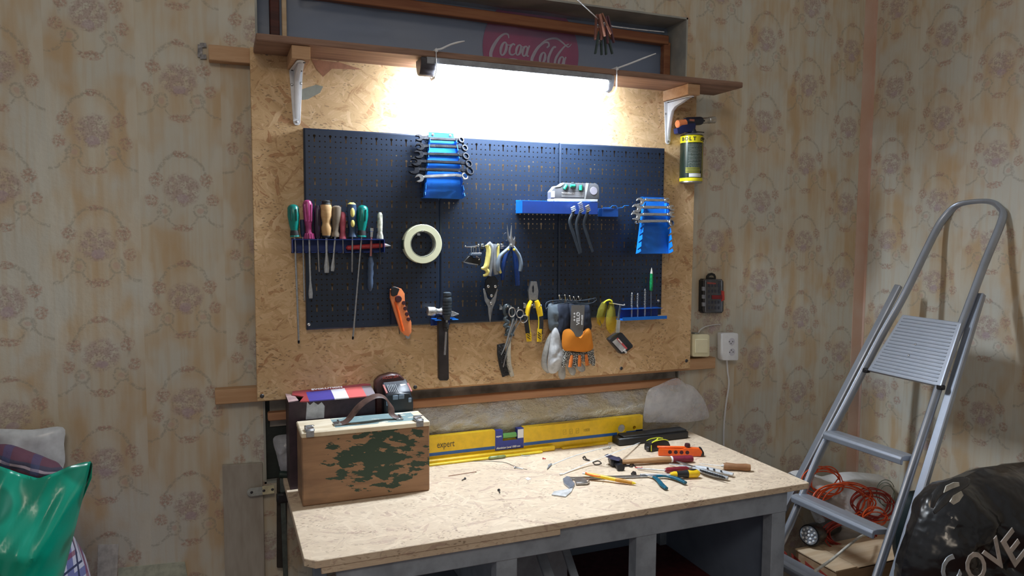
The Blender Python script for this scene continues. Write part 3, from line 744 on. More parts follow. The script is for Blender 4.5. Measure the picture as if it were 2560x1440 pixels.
# ---- wooden toolbox
TY0, TY1, TX0, TX1, TH = -.309, -.184, -.0405, .3035, .1985
tb = thing('wooden_toolbox', 'old wooden case with peeling green paint and leather handle on the workbench', 'toolbox', ((TX0+TX1)/2, (TY0+TY1)/2, ZB))
tm, tbb = newmat('peeling_green_wood'); X1_, Y1_, Z1_ = sep(coords('World'))
gn = noi(comb(X1_*5, Z1_*40, Y1_*40), 1.0, 4, .6)
base = mixc(gn.step(.3, .7), (.36, .205, .11), (.24, .13, .07))
du = (X1_-(TX0+.205))*(1/.155); dv = (Z1_-(ZB+.108))*(1/.092)
dd = 1.0-(du*du+dv*dv)
pn = noi(comb(X1_*22-Z1_*8, Z1_*75+X1_*12), 1.0, 5, .62); pn2 = noi(comb(X1_*9, Z1_*11), 2.0, 2)
gmask = ((pn*.75+pn2*.5+dd*.16) > .70)*(dd > -.15)
fr = ((Y1_*-1.0) > -TY0-.004)
sm = noi(comb(X1_*8, Z1_*8), 1.0, 4); base = mixc(sm.step(.5, .75)*.6, base, (.14, .09, .06))
base = mixc(gmask*fr, base, (.028, .055, .035))
topm = (Z1_ > (ZB+TH-.012)); tn = noi(comb(X1_*10, Y1_*60), 1.0, 4)
tp = ((X1_-TX0) > .095)*(tn.step(.38, .42))
setb(tbb, Base_Color=base, Roughness=.62); bump(tbb, pn+gmask*.5, .3, .0012)
pt, ptb = newmat('pale_box_edge'); X1_, Y1_, Z1_ = sep(coords('World')); tn = noi(comb(X1_*14, Y1_*50), 1.0, 4)
zone = ((X1_-TX0-.09) > 0.0)*((X1_-TX0) < .318)*((Y1_) > TY0+.022)
setb(ptb, Base_Color=mixc((zone*(tn > .40)), mixc(tn.step(.35, .7), (.78, .68, .52), (.62, .50, .34)), (.20, .29, .30)), Roughness=.6)
MB().mm((TX0, TY0, ZB+.0005), (TX1, TY1, ZB+TH-.014), bev=.003).build('body', tm, tb, smooth=False)
MB().mm((TX0-.001, TY0-.001, ZB+TH-.0145), (TX1+.001, TY1+.001, ZB+TH), bev=.0025).build('lid_edge', pt, tb, smooth=False)
zt2 = ZB+TH
hx0, hx1, hy = TX0+.105, TX0+.255, TY0+.05
hd = MB().tube([(hx0-.004, hy-.004, zt2+.0035), (hx0+.02, hy-.004, zt2+.010), (hx0+.055, hy-.002, zt2+.048), (hx0+.095, hy, zt2+.070), (hx0+.125, hy+.004, zt2+.064), (hx0+.140, hy+.008, zt2+.038), (hx0+.148, hy+.004, zt2+.012), (hx0+.165, hy, zt2+.0035)],
               [.011, .012, .0135, .014, .0135, .0125, .012, .011], 12, flat=(1, .16), nrm=(0, -.25, 1)).build('handle', LEATH, tb)
for xx in (hx0-.006, hx1+.014):
    mb = MB(); mb.box((xx, hy, zt2+.003), (.020, .030, .005), bev=.001); mb.cyl((xx+.004, hy-.016, zt2+.007), (xx+.004, hy+.016, zt2+.007), .003); mb.build('handle_fitting', STEEL, hd)
for xx in (TX0+.022, TX1-.028):
    t1 = MB().box((xx, TY0+.016, zt2+.004), (.024, .030, .007), bev=.0015); t1.box((xx, TY0-.0025, zt2-.004), (.020, .004, .018), bev=.001)
    lt = t1.build('latch', STEEL, tb)
    MB().tube([(xx-.009, TY0+.03, zt2+.010), (xx-.010, TY0+.012, zt2+.013), (xx+.010, TY0+.012, zt2+.013), (xx+.009, TY0+.03, zt2+.010)], .0014, 6, closed=True).build('latch_loop', CHROME, lt)

# ---- torn cardboard tool carton behind it
CY0, CY1 = -.165, -.060
cx0 = atY(722, 1020, CY0).x; cx1 = cx0+.240; cz1 = atY(742, 1010, CY0).z+.006
cb = thing('tool_carton', 'torn dark cardboard carton with red, white and blue top behind the toolbox', 'carton', ((cx0+cx1)/2, (CY0+CY1)/2, ZB))
cbm = mat('dark_carton', (.035, .018, .028), .5, var=.15)
tt = .003
mb = MB(); mb.mm((cx0, CY0, ZB+.0005), (cx1, CY0+tt, cz1)); mb.mm((cx0, CY1-tt, ZB+.0005), (cx1, CY1, cz1)); mb.mm((cx0, CY0+tt, ZB+.0005), (cx0+tt, CY1-tt, cz1-.004)); mb.mm((cx1-tt, CY0+tt, ZB+.0005), (cx1, CY1-tt, cz1)); mb.mm((cx0+tt, CY0+tt, ZB+.0005), (cx1-tt, CY1-tt, ZB+.004))
mb.build('body', cbm, cb, smooth=False)
fl, flb2 = newmat('striped_carton_top'); fX, fY, fZ = sep(coords('World')); q = fX-fY*.0-cx0
c = mixc((q > .055)*1.0, (.36, .05, .06), (.07, .06, .33)); c = mixc((q > .125)*1.0, c, (.75, .73, .78)); c = mixc((q > .165)*1.0, c, (.70, .15, .15)); c = mixc((q > .215)*1.0, c, (.30, .26, .29)); c = mixc((fY > -.085)*1.0, c, (.30, .05, .07))
setb(flb2, Base_Color=c, Roughness=.4)
mb = MB(); P = [(cx0+.03, CY0+.0, cz1+.001), (cx0+.05, CY0-.001, cz1), (cx1+.002, CY0-.002, cz1+.002), (cx1+.004, CY1-.01, cz1+.016), (cx1-.03, CY1+.0, cz1+.018), (cx0+.02, CY1, cz1+.010), (cx0+.015, CY0+.07, cz1+.006), (cx0+.045, CY0+.045, cz1+.004)]
mb.prism(P, (0, 0, -.003)); mb.build('top_flap', fl, cb, smooth=False)
mb = MB(); mb.text('EVOLUTION', .016, frame((cx0+.07, CY1-.030, cz1+.0138), (1, 0, .02), (0, 1, .12)), bold=.0004); mb.build('lettering', WHTXT, cb)
mb = MB(); x0 = cx0+.045; P = [(x0, CY0-.0008, cz1-.052), (x0+.050, CY0-.0008, cz1-.052), (x0+.052, CY0-.0008, cz1-.018), (x0+.044, CY0-.0008, cz1-.006), (x0+.034, CY0-.0008, cz1-.013), (x0+.022, CY0-.0008, cz1-.004), (x0+.012, CY0-.0008, cz1-.012), (x0+.004, CY0-.0008, cz1-.002)]
mb.prism(P, (0, .0006, 0)); mb.build('torn_label', mat('torn_paper', (.42, .45, .50), .7), cb, smooth=False)
mb = MB(); mb.prism([(cx0-.001, CY0-.002, cz1+.003), (cx0-.001, CY1, cz1+.004), (cx0+.022, CY1-.03, cz1+.003), (cx0+.028, CY0+.02, cz1+.0)], (0, 0, -.002)); mb.build('torn_flap', mat('flap_pink', (.45, .30, .30), .6), cb, smooth=False)
mb = MB(); mb.prism([(cx0+.155, CY1-.004, cz1+.012), (cx0+.180, CY1-.004, cz1+.014), (cx0+.174, CY1-.006, cz1+.034), (cx0+.168, CY1-.005, cz1+.024)], (0, .001, 0)); mb.build('torn_flap', mat('flap_brown', (.28, .20, .13), .7), cb, smooth=False)

# ---- battery charger / power tool on top behind
by_ = -.16
c0 = atY(993, 1010, by_); 
bt = thing('battery_charger', 'black and red cordless tool battery standing behind the toolbox', 'tool battery', (c0.x, -.13, ZB))
def bq(a, b, y=by_): return atY(a, b, y)
L_, R_ = bq(960, 1050).x, bq(1030, 1050).x; zb_ = ZB+.0005
z_a = bq(990, 985, -.17).z; z_b = bq(970, 955, -.12).z
mb = MB(); mb.prism([(L_, -.17, zb_), (R_+.002, -.17, zb_), (R_+.002, -.17, z_a-.018), (R_-.008, -.17, z_a+.001), ((L_+R_)/2, -.17, z_a+.004), (L_+.008, -.17, z_a-.002), (L_, -.17, z_a-.020)], (0, .045, 0), .004); mb.build('pack', mat('battery_black', (.012, .018, .024), .35), bt)
mb = MB(); mb.prism([(L_+.004, -.168, z_a+.001), (R_-.004, -.168, z_a+.004), (R_-.006, -.118, z_b+.006), (L_+.004, -.118, z_b+.004)], (0, 0, -.03), .003); mb.build('rail_block', mat('dark_slot', (.03, .035, .05), .4), bt)
mb = MB(); mb.prism([(L_-.016, -.124, zb_), (R_-.010, -.124, zb_), (R_-.012, -.124, z_b+.006), (R_-.026, -.124, z_b+.020), ((L_+R_)/2-.01, -.124, z_b+.024), (L_+.0, -.124, z_b+.017), (L_-.016, -.124, z_b+.002)], (0, .040, 0), .004)
mb.build('shell', mat('brown_red_shell', (.075, .032, .032), .45), bt)
mb = MB(); mb.text('ACCU 20V', .0105, frame((L_+.004, -.1250, z_b+.0105), (1, 0, .05), (0, 0, 1)), bold=.0004); mb.build('lettering', mat('dim_red_print', (.42, .08, .06), .5), bt)
BLG = mat('blue_grey_rubber', (.20, .27, .36), .45)
for x, z in (((L_+R_)/2-.010, z_a-.010), ((L_+R_)/2+.008, z_a-.009)): MB().box((x, -.1712, z), (.016, .003, .013), bev=.001).build('pad', BLG, bt)
for x, z in ((L_+.009, z_a-.026), (R_-.009, z_a-.021)): MB().box((x, -.1712, z), (.009, .003, .013), bev=.001).build('pad', BLG, bt)
MB().prism([(R_-.028, -.160, z_a+.0050), (R_-.010, -.160, z_a+.0055), (R_-.014, -.138, (z_a*1+z_b)/2+.008), (R_-.030, -.138, (z_a+z_b)/2+.008)], (0, 0, -.002)).build('sticker', WHTXT, bt, smooth=False)
for s, x in ((0, L_+.008), (1, R_-.003)): MB().bar((x, -.166, z_a+.003), (x-.004, -.135, (z_a+z_b)/2+.008), .005, .004).build('red_stripe', mat('red_trim', (.40, .09, .07), .45), bt)
mb = MB()
for i in range(6): mb.bar((L_+.016+i*.005, -.165, z_a+.0055), (L_+.013+i*.005, -.142, (z_a+z_b)/2+.0095), .0014, .002)
mb.build('ribs', GREYP, bt)

# ---- small tools on the bench
def zt_(p, q, h=0): return ben(p, q, h)
# tape measure
t = thing('tape_measure', 'black tape measure with yellow trim at the back of the loose tools', 'tape measure', ben(1647, 1128))
a = ben(1627, 1131); b_ = ben(1675, 1122); ex = (b_-a).normalized(); L = (b_-a).length
mb = MB(); up = UP
prof = [(0, 0), (L, 0), (L+.002, .012), (L*.93, .026), (L*.7, .033), (L*.3, .033), (.002, .027), (-.001, .012)]
mb.prism([a+ex*x+UP*z for x, z in prof], V3((-ex.y, ex.x, 0))*.034, .005, 2); mb.build('case', BLACK, t)
top = [(L*.08, .0305), (L*.28, .0342), (L*.7, .0342), (L*.93, .028)]
mb = MB(); ey = V3((-ex.y, ex.x, 0))
mb.tube([a+ex*x+UP*z+ey*.003 for x, z in top], .0016, 6); mb.tube([a+ex*x+UP*z+ey*.030 for x, z in top], .0016, 6)
mb.tube([a+ex*(L*.10)+UP*.031+ey*.004, a+ex*(L*.45)+UP*.035+ey*.012, a+ex*(L*.55)+UP*.035+ey*.020, a+ex*(L*.9)+UP*.030+ey*.029], .0022, 6)
mb.tube([a+ex*.001+UP*.004-ey*.001, a+ex*.001+UP*.024-ey*.001], .0015, 6)
mb.build('trim', mat('neon_yellow', (.75, .78, .05), .4), t)
MB().box(a-ex*.003+UP*.010+ey*.012, (.008, .016, .014), Matrix((ex, ey, UP)).transposed(), .001).build('hook', DSTEEL, t)
# orange cutter, lying
t = thing('utility_knife', 'orange snap-off utility knife with black grips lying in front of the tape measure', 'utility knife', ben(1704, 1138))
a = ben(1646, 1140); b_ = ben(1757, 1143); d = (b_-a); ex = d.normalized(); ey = V3((-ex.y, ex.x, 0)); L = d.length
mb = MB(); mb.prism([a+ex*x+UP*(z+.0005) for x, z in [(0, 0), (L, .002), (L+.003, .010), (L-.006, .026), (L*.62, .029), (L*.55, .024), (.002, .024)]], ey*.020, .003, 2); mb.build('body', ORG, t)
mb = MB().bar(a+ex*-.003+UP*.0275+ey*.010, a+ex*(L*.64)+UP*.0285+ey*.010, .012, .005, bev=.0015); mb.build('slider_rail', ORG, t)
MB().lathe(a+ex*(L*.66)+UP*.028+ey*.010, a+ex*(L*.66)+UP*.041+ey*.010, [(0, .008), (.5, .0095), (1, .008)], 14).build('knob', mat('dark_red_rubber', (.055, .012, .018), .5), t)
for i in range(4):
    c = a+ex*(L*.26+i*.0185)+UP*.014-ey*.0006; MB().lathe(c, c+ey*.004, [(0, .0062), (1, .0066)], 14).build('grip_dot', mat('dark_red_rubber', (.05, .01, .012)), t)
MB().prism([a+ex*x+UP*z-ey*.0012 for x, z in [(L-.008, .002), (L+.004, .004), (L+.0045, .014), (L-.004, .029), (L-.012, .029), (L-.002, .018)]], ey*.022, .002).build('end_cap', BLACK, t)
# hammer with tape wrapped handle
t = thing('hammer', 'hammer with wooden handle and wine red taped grip lying among the tools', 'hammer', ben(1640, 1150))
h0 = ben(1543, 1156, .012); h1 = ben(1676, 1148, .012); h2 = ben(1731, 1146, .012); ex = (h2-h0).normalized(); ey = V3((-ex.y, ex.x, 0))
MB().lathe(h0, h1, [(0, .0085), (.5, .0095), (1, .011)], 16, flat=(1, .8)).build('handle', wood('hammer_handle', (.42, .25, .12), (.32, .17, .075)), t)
MB().lathe(h1, h1+ex*.006, [(0, .0117), (1, .0117)], 16, flat=(1, .8)).build('tape_edge', WHTXT, t)
MB().lathe(h1+ex*.006, h2, [(0, .0122), (.9, .0128), (1, .011)], 16, flat=(1, .8)).build('grip', DRED, t)
hc = h0-ex*.004
HM = mat('hammer_head_black', (.016, .018, .026), .38, .2)
mb = MB(); mb.box(hc+UP*.002, (.036, .026, .026), Matrix((ex, ey, UP)).transposed(), .005)
mb.lathe(hc-ey*.008, hc-ey*.048-UP*.002, [(0, .011), (.5, .010), (.8, .0125), (1, .012)], 14)
mb.hull([hc+ey*.006+ex*x+UP*z for x in (-.014, .014) for z in (-.010, .012)]+[hc+ey*.052+ex*x+UP*(-.006) for x in (-.010, .012)]+[hc+ey*.050+ex*x+UP*-.002 for x in (-.010, .012)])
mb.build('head', HM, t)
# black pliers jaw / wire cutter piece by the hammer head
solo(MB().prism(bz([(1511, 1138), (1519, 1134), (1554, 1146), (1548, 1151), (1528, 1146)], .030), (0, 0, -.004), .001), 'magnet_strip', mat('indigo_steel', (.06, .065, .14), .35, .4), 'short dark blue steel strip resting across the hammer head', 'metal strip')
mb = MB()
for q in ([(1548, 1164), (1565, 1162), (1578, 1167), (1584, 1160)], [(1546, 1167), (1570, 1164), (1580, 1160), (1590, 1168)]): mb.tube(bz(q, .003), .0016, 6)
solo(mb, 'twisted_wire', DSTEEL, 'tangle of thin dark wire beside the hammer head', 'wire')
mb = MB(); mb.tube(bz([(1457, 1144), (1462, 1141), (1466, 1148), (1474, 1151)], .003), .0020, 6); mb.tube(bz([(1458, 1147), (1467, 1151), (1473, 1150)], .002), .0015, 6)
solo(mb, 'bent_staple', DSTEEL, 'small dark bent clip left of the hammer head', 'clip')
mb = MB(); mb.tube(bz([(1482, 1156), (1495, 1152), (1503, 1158), (1490, 1162), (1482, 1156)], .002), .0015, 6)
solo(mb, 'wire_loop', DSTEEL, 'small dark wire loop between cable tie and hammer head', 'wire')
# long white cable ties
for q, lab in ((((1374, 1164), (1440, 1138), (1530, 1113), (1600, 1086)), 'long clear cable tie stretching toward the black case'),
               (((1403, 1187), (1470, 1158), (1540, 1130), (1606, 1104)), 'long clear cable tie crossing the hammer head')):
    zz = .0008; mb = MB(); pts = bz(q, zz)
    if 'hammer' in lab: pts[2] = ben(1540, 1130, .020); pts[2] = ben(1530, 1134, .0375); pts[1] = ben(1478, 1154, .012)
    mb.tube(pts, .0026, 8, flat=(1, .22), nrm=UP); mb.box(pts[0]+UP*.002, (.010, .007, .005), bev=.001)
    solo(mb, 'cable_tie', mat('clear_tie', (.72, .72, .70), .35), lab+' on the bench', 'cable tie')
mb = MB(); mb.tube(bz([(1368, 1172), (1374, 1164), (1378, 1160)], .004), [.001, .0035, .003], 8); solo(mb, 'wall_plug', GREYP, 'grey plug at the near end of the upper cable tie', 'plug')
# screws lying about
def screw(a, b, lab, m=STEEL, r=.0014, name='screw'):
    a = ben(*a, .003); b = ben(*b, .003); mb = MB(); mb.lathe(a, b, [(0, .0004), (.1, r), (.85, r), (.9, r*2.3), (1, r*2.6)], 10); solo(mb, name, m, lab, 'screw')
screw((1506, 1124), (1526, 1119), 'silver screw lying alone beyond the hammer head')
screw((1308, 1172), (1286, 1169), 'silver screw lying on bench right of the toolbox', r=.0016)
screw((1154, 1201), (1163, 1196), 'short dark screw lying in front of the toolbox\'s right side', DSTEEL)
screw((1250, 1232), (1247, 1225), 'dark screw standing nearest the bench\'s front centre', DSTEEL, .0016)
screw((1587, 1210-42), (1606, 1170), 'red headed screw beside the small screwdriver tip', REDP)
screw((1365, 1147), (1357, 1146), 'tiny red screw left of the cable ties', REDP)
mb = MB(); mb.tube(bz([(1292, 1133), (1300, 1137), (1312, 1139), (1325, 1138)], .002), .0022, 7, flat=(1, .5), nrm=UP); solo(mb, 'plastic_offcut', mat('greenish_clear', (.6, .65, .6), .4), 'small curved clear offcut behind the tools on bench', 'offcut')
mb = MB(); mb.tube(bz([(1100, 1161), (1180, 1153), (1255, 1155), (1290, 1167), (1318, 1174)], .001), .0007, 5); solo(mb, 'thin_thread', DSTEEL, 'very thin wire curving across the middle of bench', 'wire')
mb = MB(); mb.tube(bz([(1121, 1190), (1160, 1184), (1191, 1179)], .0012), .0010, 5); solo(mb, 'brown_stick', mat('brown_stick', (.30, .14, .09), .6), 'thin reddish splinter on the bench right of the toolbox', 'splinter')
solo(MB().prism(bz([(1313, 1196), (1320, 1193), (1328, 1197), (1320, 1200)], .0012), (0, 0, -.001)), 'paper_dot', WHTXT, 'tiny white paper disc on the bare middle of bench', 'paper scrap', smooth=False)
for q, lab in (((1583, 1182), 'black plastic chip right of the pen'),):
    a, b2 = q; solo(MB().prism(bz([(a-6, b2+1), (a-1, b2-5), (a+7, b2-3), (a+8, b2+2), (a+1, b2+4)], .005), (0, 0, -.0045), .0008), 'plastic_chip', BLACK, lab, 'chip')
solo(MB().prism(bz([(1379, 1236), (1385, 1228), (1432, 1220), (1429, 1228), (1414, 1241)], .0035), (0, 0, -.0030)), 'cardboard_scrap', mat('scrap_grey', (.55, .55, .55), .8), 'grey cardboard scrap nearest the front of the bench', 'scrap', smooth=False)
# caliper
t = thing('vernier_caliper', 'steel vernier caliper lying under the orange pen', 'caliper', ben(1480, 1198))
c0, c1 = ben(1420, 1196, .004), ben(1618, 1190, .004)
MB().bar(c0, c1, .016, .0035, bev=.0006).build('beam', STEEL, t, smooth=False)
MB().prism(bz([(1407, 1196), (1416, 1190), (1424, 1191), (1437, 1208), (1433, 1216), (1424, 1217), (1410, 1206)], .007), (0, 0, -.0065), .001).build('jaw', mat('blue_steel', (.40, .47, .60), .3, .7), t)
MB().prism(bz([(1436, 1196), (1472, 1194), (1474, 1201), (1468, 1205), (1440, 1206)], .010), (0, 0, -.008), .0015).build('slider', STEEL, t)
a = ben(1468, 1203, .0095); MB().cyl(a, a+UP*.005, .0035, 12).build('thumb_screw', CHROME, t)
# pen
t = thing('ballpoint_pen', 'yellow and orange ballpoint pen lying across the caliper', 'pen', ben(1520, 1195))
p0, p1 = ben(1458, 1183, .017), ben(1590, 1209, .006); d = (p1-p0)
MB().lathe(p0+d*.04, p0+d*.70, [(0, .0040), (.3, .0052), (1, .0056)], 16).build('barrel', YEL, t)
MB().lathe(p0+d*.62, p0+d*.93, [(0, .0057), (.3, .006), (1, .0045)], 16).build('grip', mat('amber_rubber', (.62, .28, .02), .45), t)
MB().lathe(p0+d*.93, p1, [(0, .0043), (.6, .0028), (1, .0008)], 14).build('tip', YELP, t)
MB().lathe(p0-d*.01, p0+d*.05, [(0, .0030), (1, .0030)], 12).build('button', WPL, t)
MB().tube([p0+d*.05+UP*.004, p0+d*.06+V3((0, -.008, .002)), p0+d*.20+V3((0, -.009, .001)), p0+d*.32+V3((0, -.005, .003))], [.0022, .0026, .0026, .0014], 8, flat=(1, .6)).build('clip', ORG, t)
# small teal pliers
t = thing('mini_pliers', 'small petrol blue side cutters lying in front of the other tools', 'pliers', ben(1660, 1195))
pc = ben(1634, 1192, .008)
MB().tube([pc, ben(1645, 1200, .008), ben(1655, 1212, .008), ben(1666, 1221, .007)], [.0045, .0065, .0072, .006], 12, flat=(1, .7)).build('handle', TEALB, t)
MB().tube([pc, ben(1662, 1189, .009), ben(1690, 1196, .009), ben(1714, 1207, .008)], [.0045, .0065, .0072, .006], 12, flat=(1, .7)).build('handle', TEALB, t)
MB().tube([ben(1640, 1192, .009), ben(1614, 1186, .008), ben(1604, 1185, .007)], [.006, .005, .0012], 8, flat=(1, .5)).build('jaws', STEEL, t)
# yellow black screwdriver lying
def lying_driver(tip, neck, end, lab, shaft, prof, m, h=.013, name='screwdriver', extra=None):
    t = thing(name, lab, 'screwdriver' if name == 'screwdriver' else name.replace('_', ' '), ben(*neck)); a, b, c = ben(*tip, h-.006), ben(*neck, h), ben(*end, h)
    MB().lathe(a, b+(b-a)*.02, [(0, shaft*.5), (.04, shaft), (1, shaft)], 10).build('shaft', STEEL, t)
    hd = MB().lathe(b, c, prof, 18).build('handle', m, t)
    if extra: extra(t, b, c)
    return t
def yx(t, b, c):
    d = c-b; MB().lathe(b+d*.22, b+d*.60, [(0, .0105), (.5, .0095), (1, .0122)], 18).build('rubber_band', BLACK, t)
    MB().pillow([b+d*x+UP*.012+V3((0, y, 0)) for x, y in ((.62, .0), (.72, -.005), (.85, -.004), (.92, 0), (.85, .004), (.72, .005))], UP, .002, .002).build('rubber_insert', BLACK, t)
lying_driver((1600, 1186), (1675, 1187), (1748, 1183), 'short yellow and black screwdriver lying before the grey pliers', .003, [(0, .006), (.15, .0095), (.35, .008), (.6, .0115), (.9, .0128), (1, .007)], YEL, .0135, extra=yx)
lying_driver((1592, 1171), (1662, 1176), (1722, 1172), 'small screwdriver with a clear wine red handle lying beside the hammer', .0022, [(0, .005), (.12, .0085), (.9, .0085), (1, .004)], mat('clear_wine', (.22, .015, .03), .15, coat=.6), .0105)
# awl
def awx(t, b, c):
    d = c-b; MB().lathe(b-d*.10, b+d*.02, [(0, .003), (.3, .0042), (1, .0065)], 14).build('ferrule', CHROME, t)
lying_driver((1747, 1159), (1809, 1165), (1876, 1169), 'awl with a turned brown wooden handle, rightmost tool on the bench', .0010, [(0, .0085), (.1, .0115), (.5, .0095), (.85, .0115), (1, .0095)], wood('awl_handle', (.33, .17, .08), (.25, .12, .055)), .0120, 'awl', awx)
# grey handled pliers
t = thing('grey_pliers', 'pliers with ribbed grey plastic handles lying beside the awl', 'pliers', ben(1760, 1180))
MB().tube([ben(1733, 1166, .010), ben(1760, 1170, .011), ben(1795, 1178, .010), ben(1833, 1186, .009)], [.006, .009, .0095, .007], 12, flat=(1, .6)).build('handle', LGREY, t)
MB().tube([ben(1733, 1170, .010), ben(1752, 1176, .010), ben(1785, 1187, .010), ben(1820, 1195, .009)], [.006, .009, .0098, .007], 12, flat=(1, .65)).build('handle', mat('pale_grey_handle', (.40, .42, .44), .45), t)
mb = MB()
for i in range(10): p = ben(1754+i*6, 1176.5+i*1.75, .0165); mb.bar(p+V3((0, .008, 0)), p+V3((0, -.008, -.001)), .003, .0035)
mb.build('ribs', BLKR, t)
for i, q in enumerate(((1769, 1170), (1785, 1173), (1803, 1177))): p = ben(*q, .0165); MB().cyl(p-UP*.002, p+UP*.0008, .003, 10).build('hole_mark', DSTEEL, t)
mb = MB().tube([ben(1738, 1170, .010), ben(1712, 1160, .010), ben(1688, 1152, .008)], [.007, .005, .002], 8, flat=(1, .6)); mb.tube([ben(1738, 1168, .010), ben(1705, 1164, .009), ben(1673, 1159, .007)], [.007, .005, .002], 8, flat=(1, .6)); mb.build('jaws', STEEL, t)
screw((1757, 1177), (1763, 1170), 'brass screw lying by the jaws of the grey pliers', mat('brass', (.7, .5, .2), .3, .9), .0012)

# ================================================================== LADDER
LN = V3((-.877, 0, .48)); L0 = V3((1.374, -.46, 0))
def lp(a, b, off=0.0): return atP(a, b, L0+LN*off, LN)
ALU = mat('ladder_aluminium', (.40, .44, .52), .34, .65, var=.06, vs=8)
ALUL = mat('ladder_tread', (.42, .46, .54), .4, .5, var=.06, vs=8)
ld_ = thing('stepladder', 'folded grey aluminium stepladder leaning against the right wall', 'ladder', (1.40, -.46, 0))
def down(p, q):
    d = (q-p); k = (.012-q.z)/d.z; return q+d*k
Lf = [lp(1975, 1310), lp(2046, 1140), lp(2110, 1020), lp(2200, 846), lp(2262, 735), lp(2333, 590)]
foot = down(lp(2110, 1020), lp(1975, 1310)); 
Rt = [lp(2506, 548), lp(2461, 660), lp(2411, 793), lp(2373, 890), lp(2318, 1055), lp(2192, 1440)]
footr = down(lp(2318, 1055), lp(2200, 1415))
top = [lp(2362, 543), lp(2392, 516), lp(2430, 507), lp(2478, 506), lp(2500, 520)]
path = [foot]+Lf+top+Rt[:-1]+[footr]
MB().tube(path, .0165, 12, flat=(.62, 1), nrm=LN, sub=5).build('front_frame', ALU, ld_)
OFF = -.026
r0 = lp(2247, 714, OFF); r1 = lp(2120, 960, OFF); fr = down(r0, r1)
MB().bar(fr, r0, .026, .020, upv=LN, bev=.003).build('rear_rail', ALU, ld_, smooth=False)
r0 = lp(2452, 735, OFF); r1 = lp(2238, 1440, OFF); fr2 = down(r0, r1)
MB().bar(fr2, r0, .028, .020, upv=LN, bev=.003).build('rear_rail', ALU, ld_, smooth=False)
for p in (foot, footr, fr, fr2): MB().box((p.x, p.y, .014), (.03, .036, .026), bev=.004).build('rubber_foot', BLKR, ld_)
tu = V3((.12, 0, 1)).normalized()
def tread(a, b):
    A = lp(*a); B = lp(*b); A.z = B.z = (A.z+B.z)/2; mb = MB(); e = V3((0, 1, 0)) if A.y < B.y else V3((0, -1, 0))
    s = LN.cross(e).normalized()
    fwd = V3((-1, 0, .10)).normalized(); up_ = V3((.10, 0, 1)).normalized()
    prof = [(-.030, -.002), (-.022, .006), (.030, .007), (.046, .003), (.050, -.006), (.046, -.022), (.038, -.024), (.036, -.010), (-.028, -.012)]
    mb.prism([A+fwd*x+up_*z for x, z in prof], B-A, .0015); mb.build('tread', ALUL, ld_, smooth=False)
tread((2083, 1083), (2280, 1142)); tread((2004, 1243), (2210, 1322)); tread((1948, 1400), (2160, 1492)); 
A = lp(1948, 1400); 
for k in (1,):
    A2 = foot.lerp(lp(1975, 1310), .42); B2 = footr.lerp(lp(2200, 1415), .42); A2.z = B2.z
    mb = MB(); mb.bar(A2, B2, .075, .022, bev=.004); mb.build('tread', ALUL, ld_, smooth=False)
# platform
pc_ = [lp(2168, 925, .02), lp(2352, 966, .02), lp(2404, 806, .02), lp(2256, 786, .02)]
pl = MB(); pl.prism(pc_, -LN*.018, .004, 2); plo = pl.build('platform', ALUL, ld_, smooth=False)
mb = MB()
for i in range(17):
    f = .06+.88*i/16; a = pc_[0].lerp(pc_[3], f); b_ = pc_[1].lerp(pc_[2], f); mb.bar(a.lerp(b_, .05), a.lerp(b_, .94), .0045, .004, upv=LN, bev=.001)
mb.build('ridges', ALU, plo)
for q in ((2289, 861), (2272, 889)): p = lp(*q, .022); MB().ball(p, .004, 10).build('rivet', CHROME, plo)
for q in ((2166, 926), (2352, 968)): p = lp(*q, .010); MB().box(p, (.018, .022, .016), bev=.003).build('hinge', BLACK, ld_)

# ================================================================== TOOLS ON THE PEGBOARD
def pp(pts, off): return [pegp(a, b, off) for a, b in pts]
MM = .00125
# ---- screwdriver rack
RO = .040
rk = thing('screwdriver_rack', 'long dark blue steel screwdriver rack at the pegboard\'s left edge', 'tool rack', pegp(845, 630))
xa, xb = pegp(729, 615, .02).x, pegp(958, 615, .02).x; z1, z0 = pegp(845, 598, .02).z, pegp(845, 631, .02).z
mb = MB(); mb.mm((xa, YP-.0022, z0-.002), (xb, YP-.0006, z1+.002)); mb.build('back_plate', BLUED, rk, smooth=False)
drv = [(737, 592), (757, 592), (772, 592), (795, 592), (816, 592), (838, 592), (857, 592), (881, 592), (904, 592), (928, 592), (950, 592)]
OFFD = .024
hol = []
for a, b in drv:
    p = pegp(a, 600, OFFD); hol.append([(p.x+.0032*cos(i*pi/5), YP-OFFD+.0032*sin(i*pi/5), z1) for i in range(10)])
MB().plate([(xa, YP-.001, z1), (xb, YP-.001, z1), (xb, YP-RO, z1), (xa, YP-RO, z1)], hol, (0, 0, -.0016)).build('top_shelf', BLUED, rk, smooth=False)
mb = MB()
cur = xa
slots = sorted([pegp(a+(0 if i != 8 else -2), 631, OFFD).x for i, (a, b) in enumerate(drv)])
for sx_ in slots+[xb+.006]:
    if sx_-.006 > cur: mb.mm((cur, YP-RO+.006, z0), (sx_-.006, YP-.001, z0+.0016))
    cur = sx_+.006
mb.mm((xa, YP-.010, z0), (xb, YP-.001, z0+.0016)); mb.build('lower_shelf', BLUED, rk, smooth=False)
for x in (xa+.0008, xb-.0008): MB().mm((x-.0008, YP-RO, z0), (x+.0008, YP-.001, z1-.0016)).build('end_plate', BLUED, rk, smooth=False)
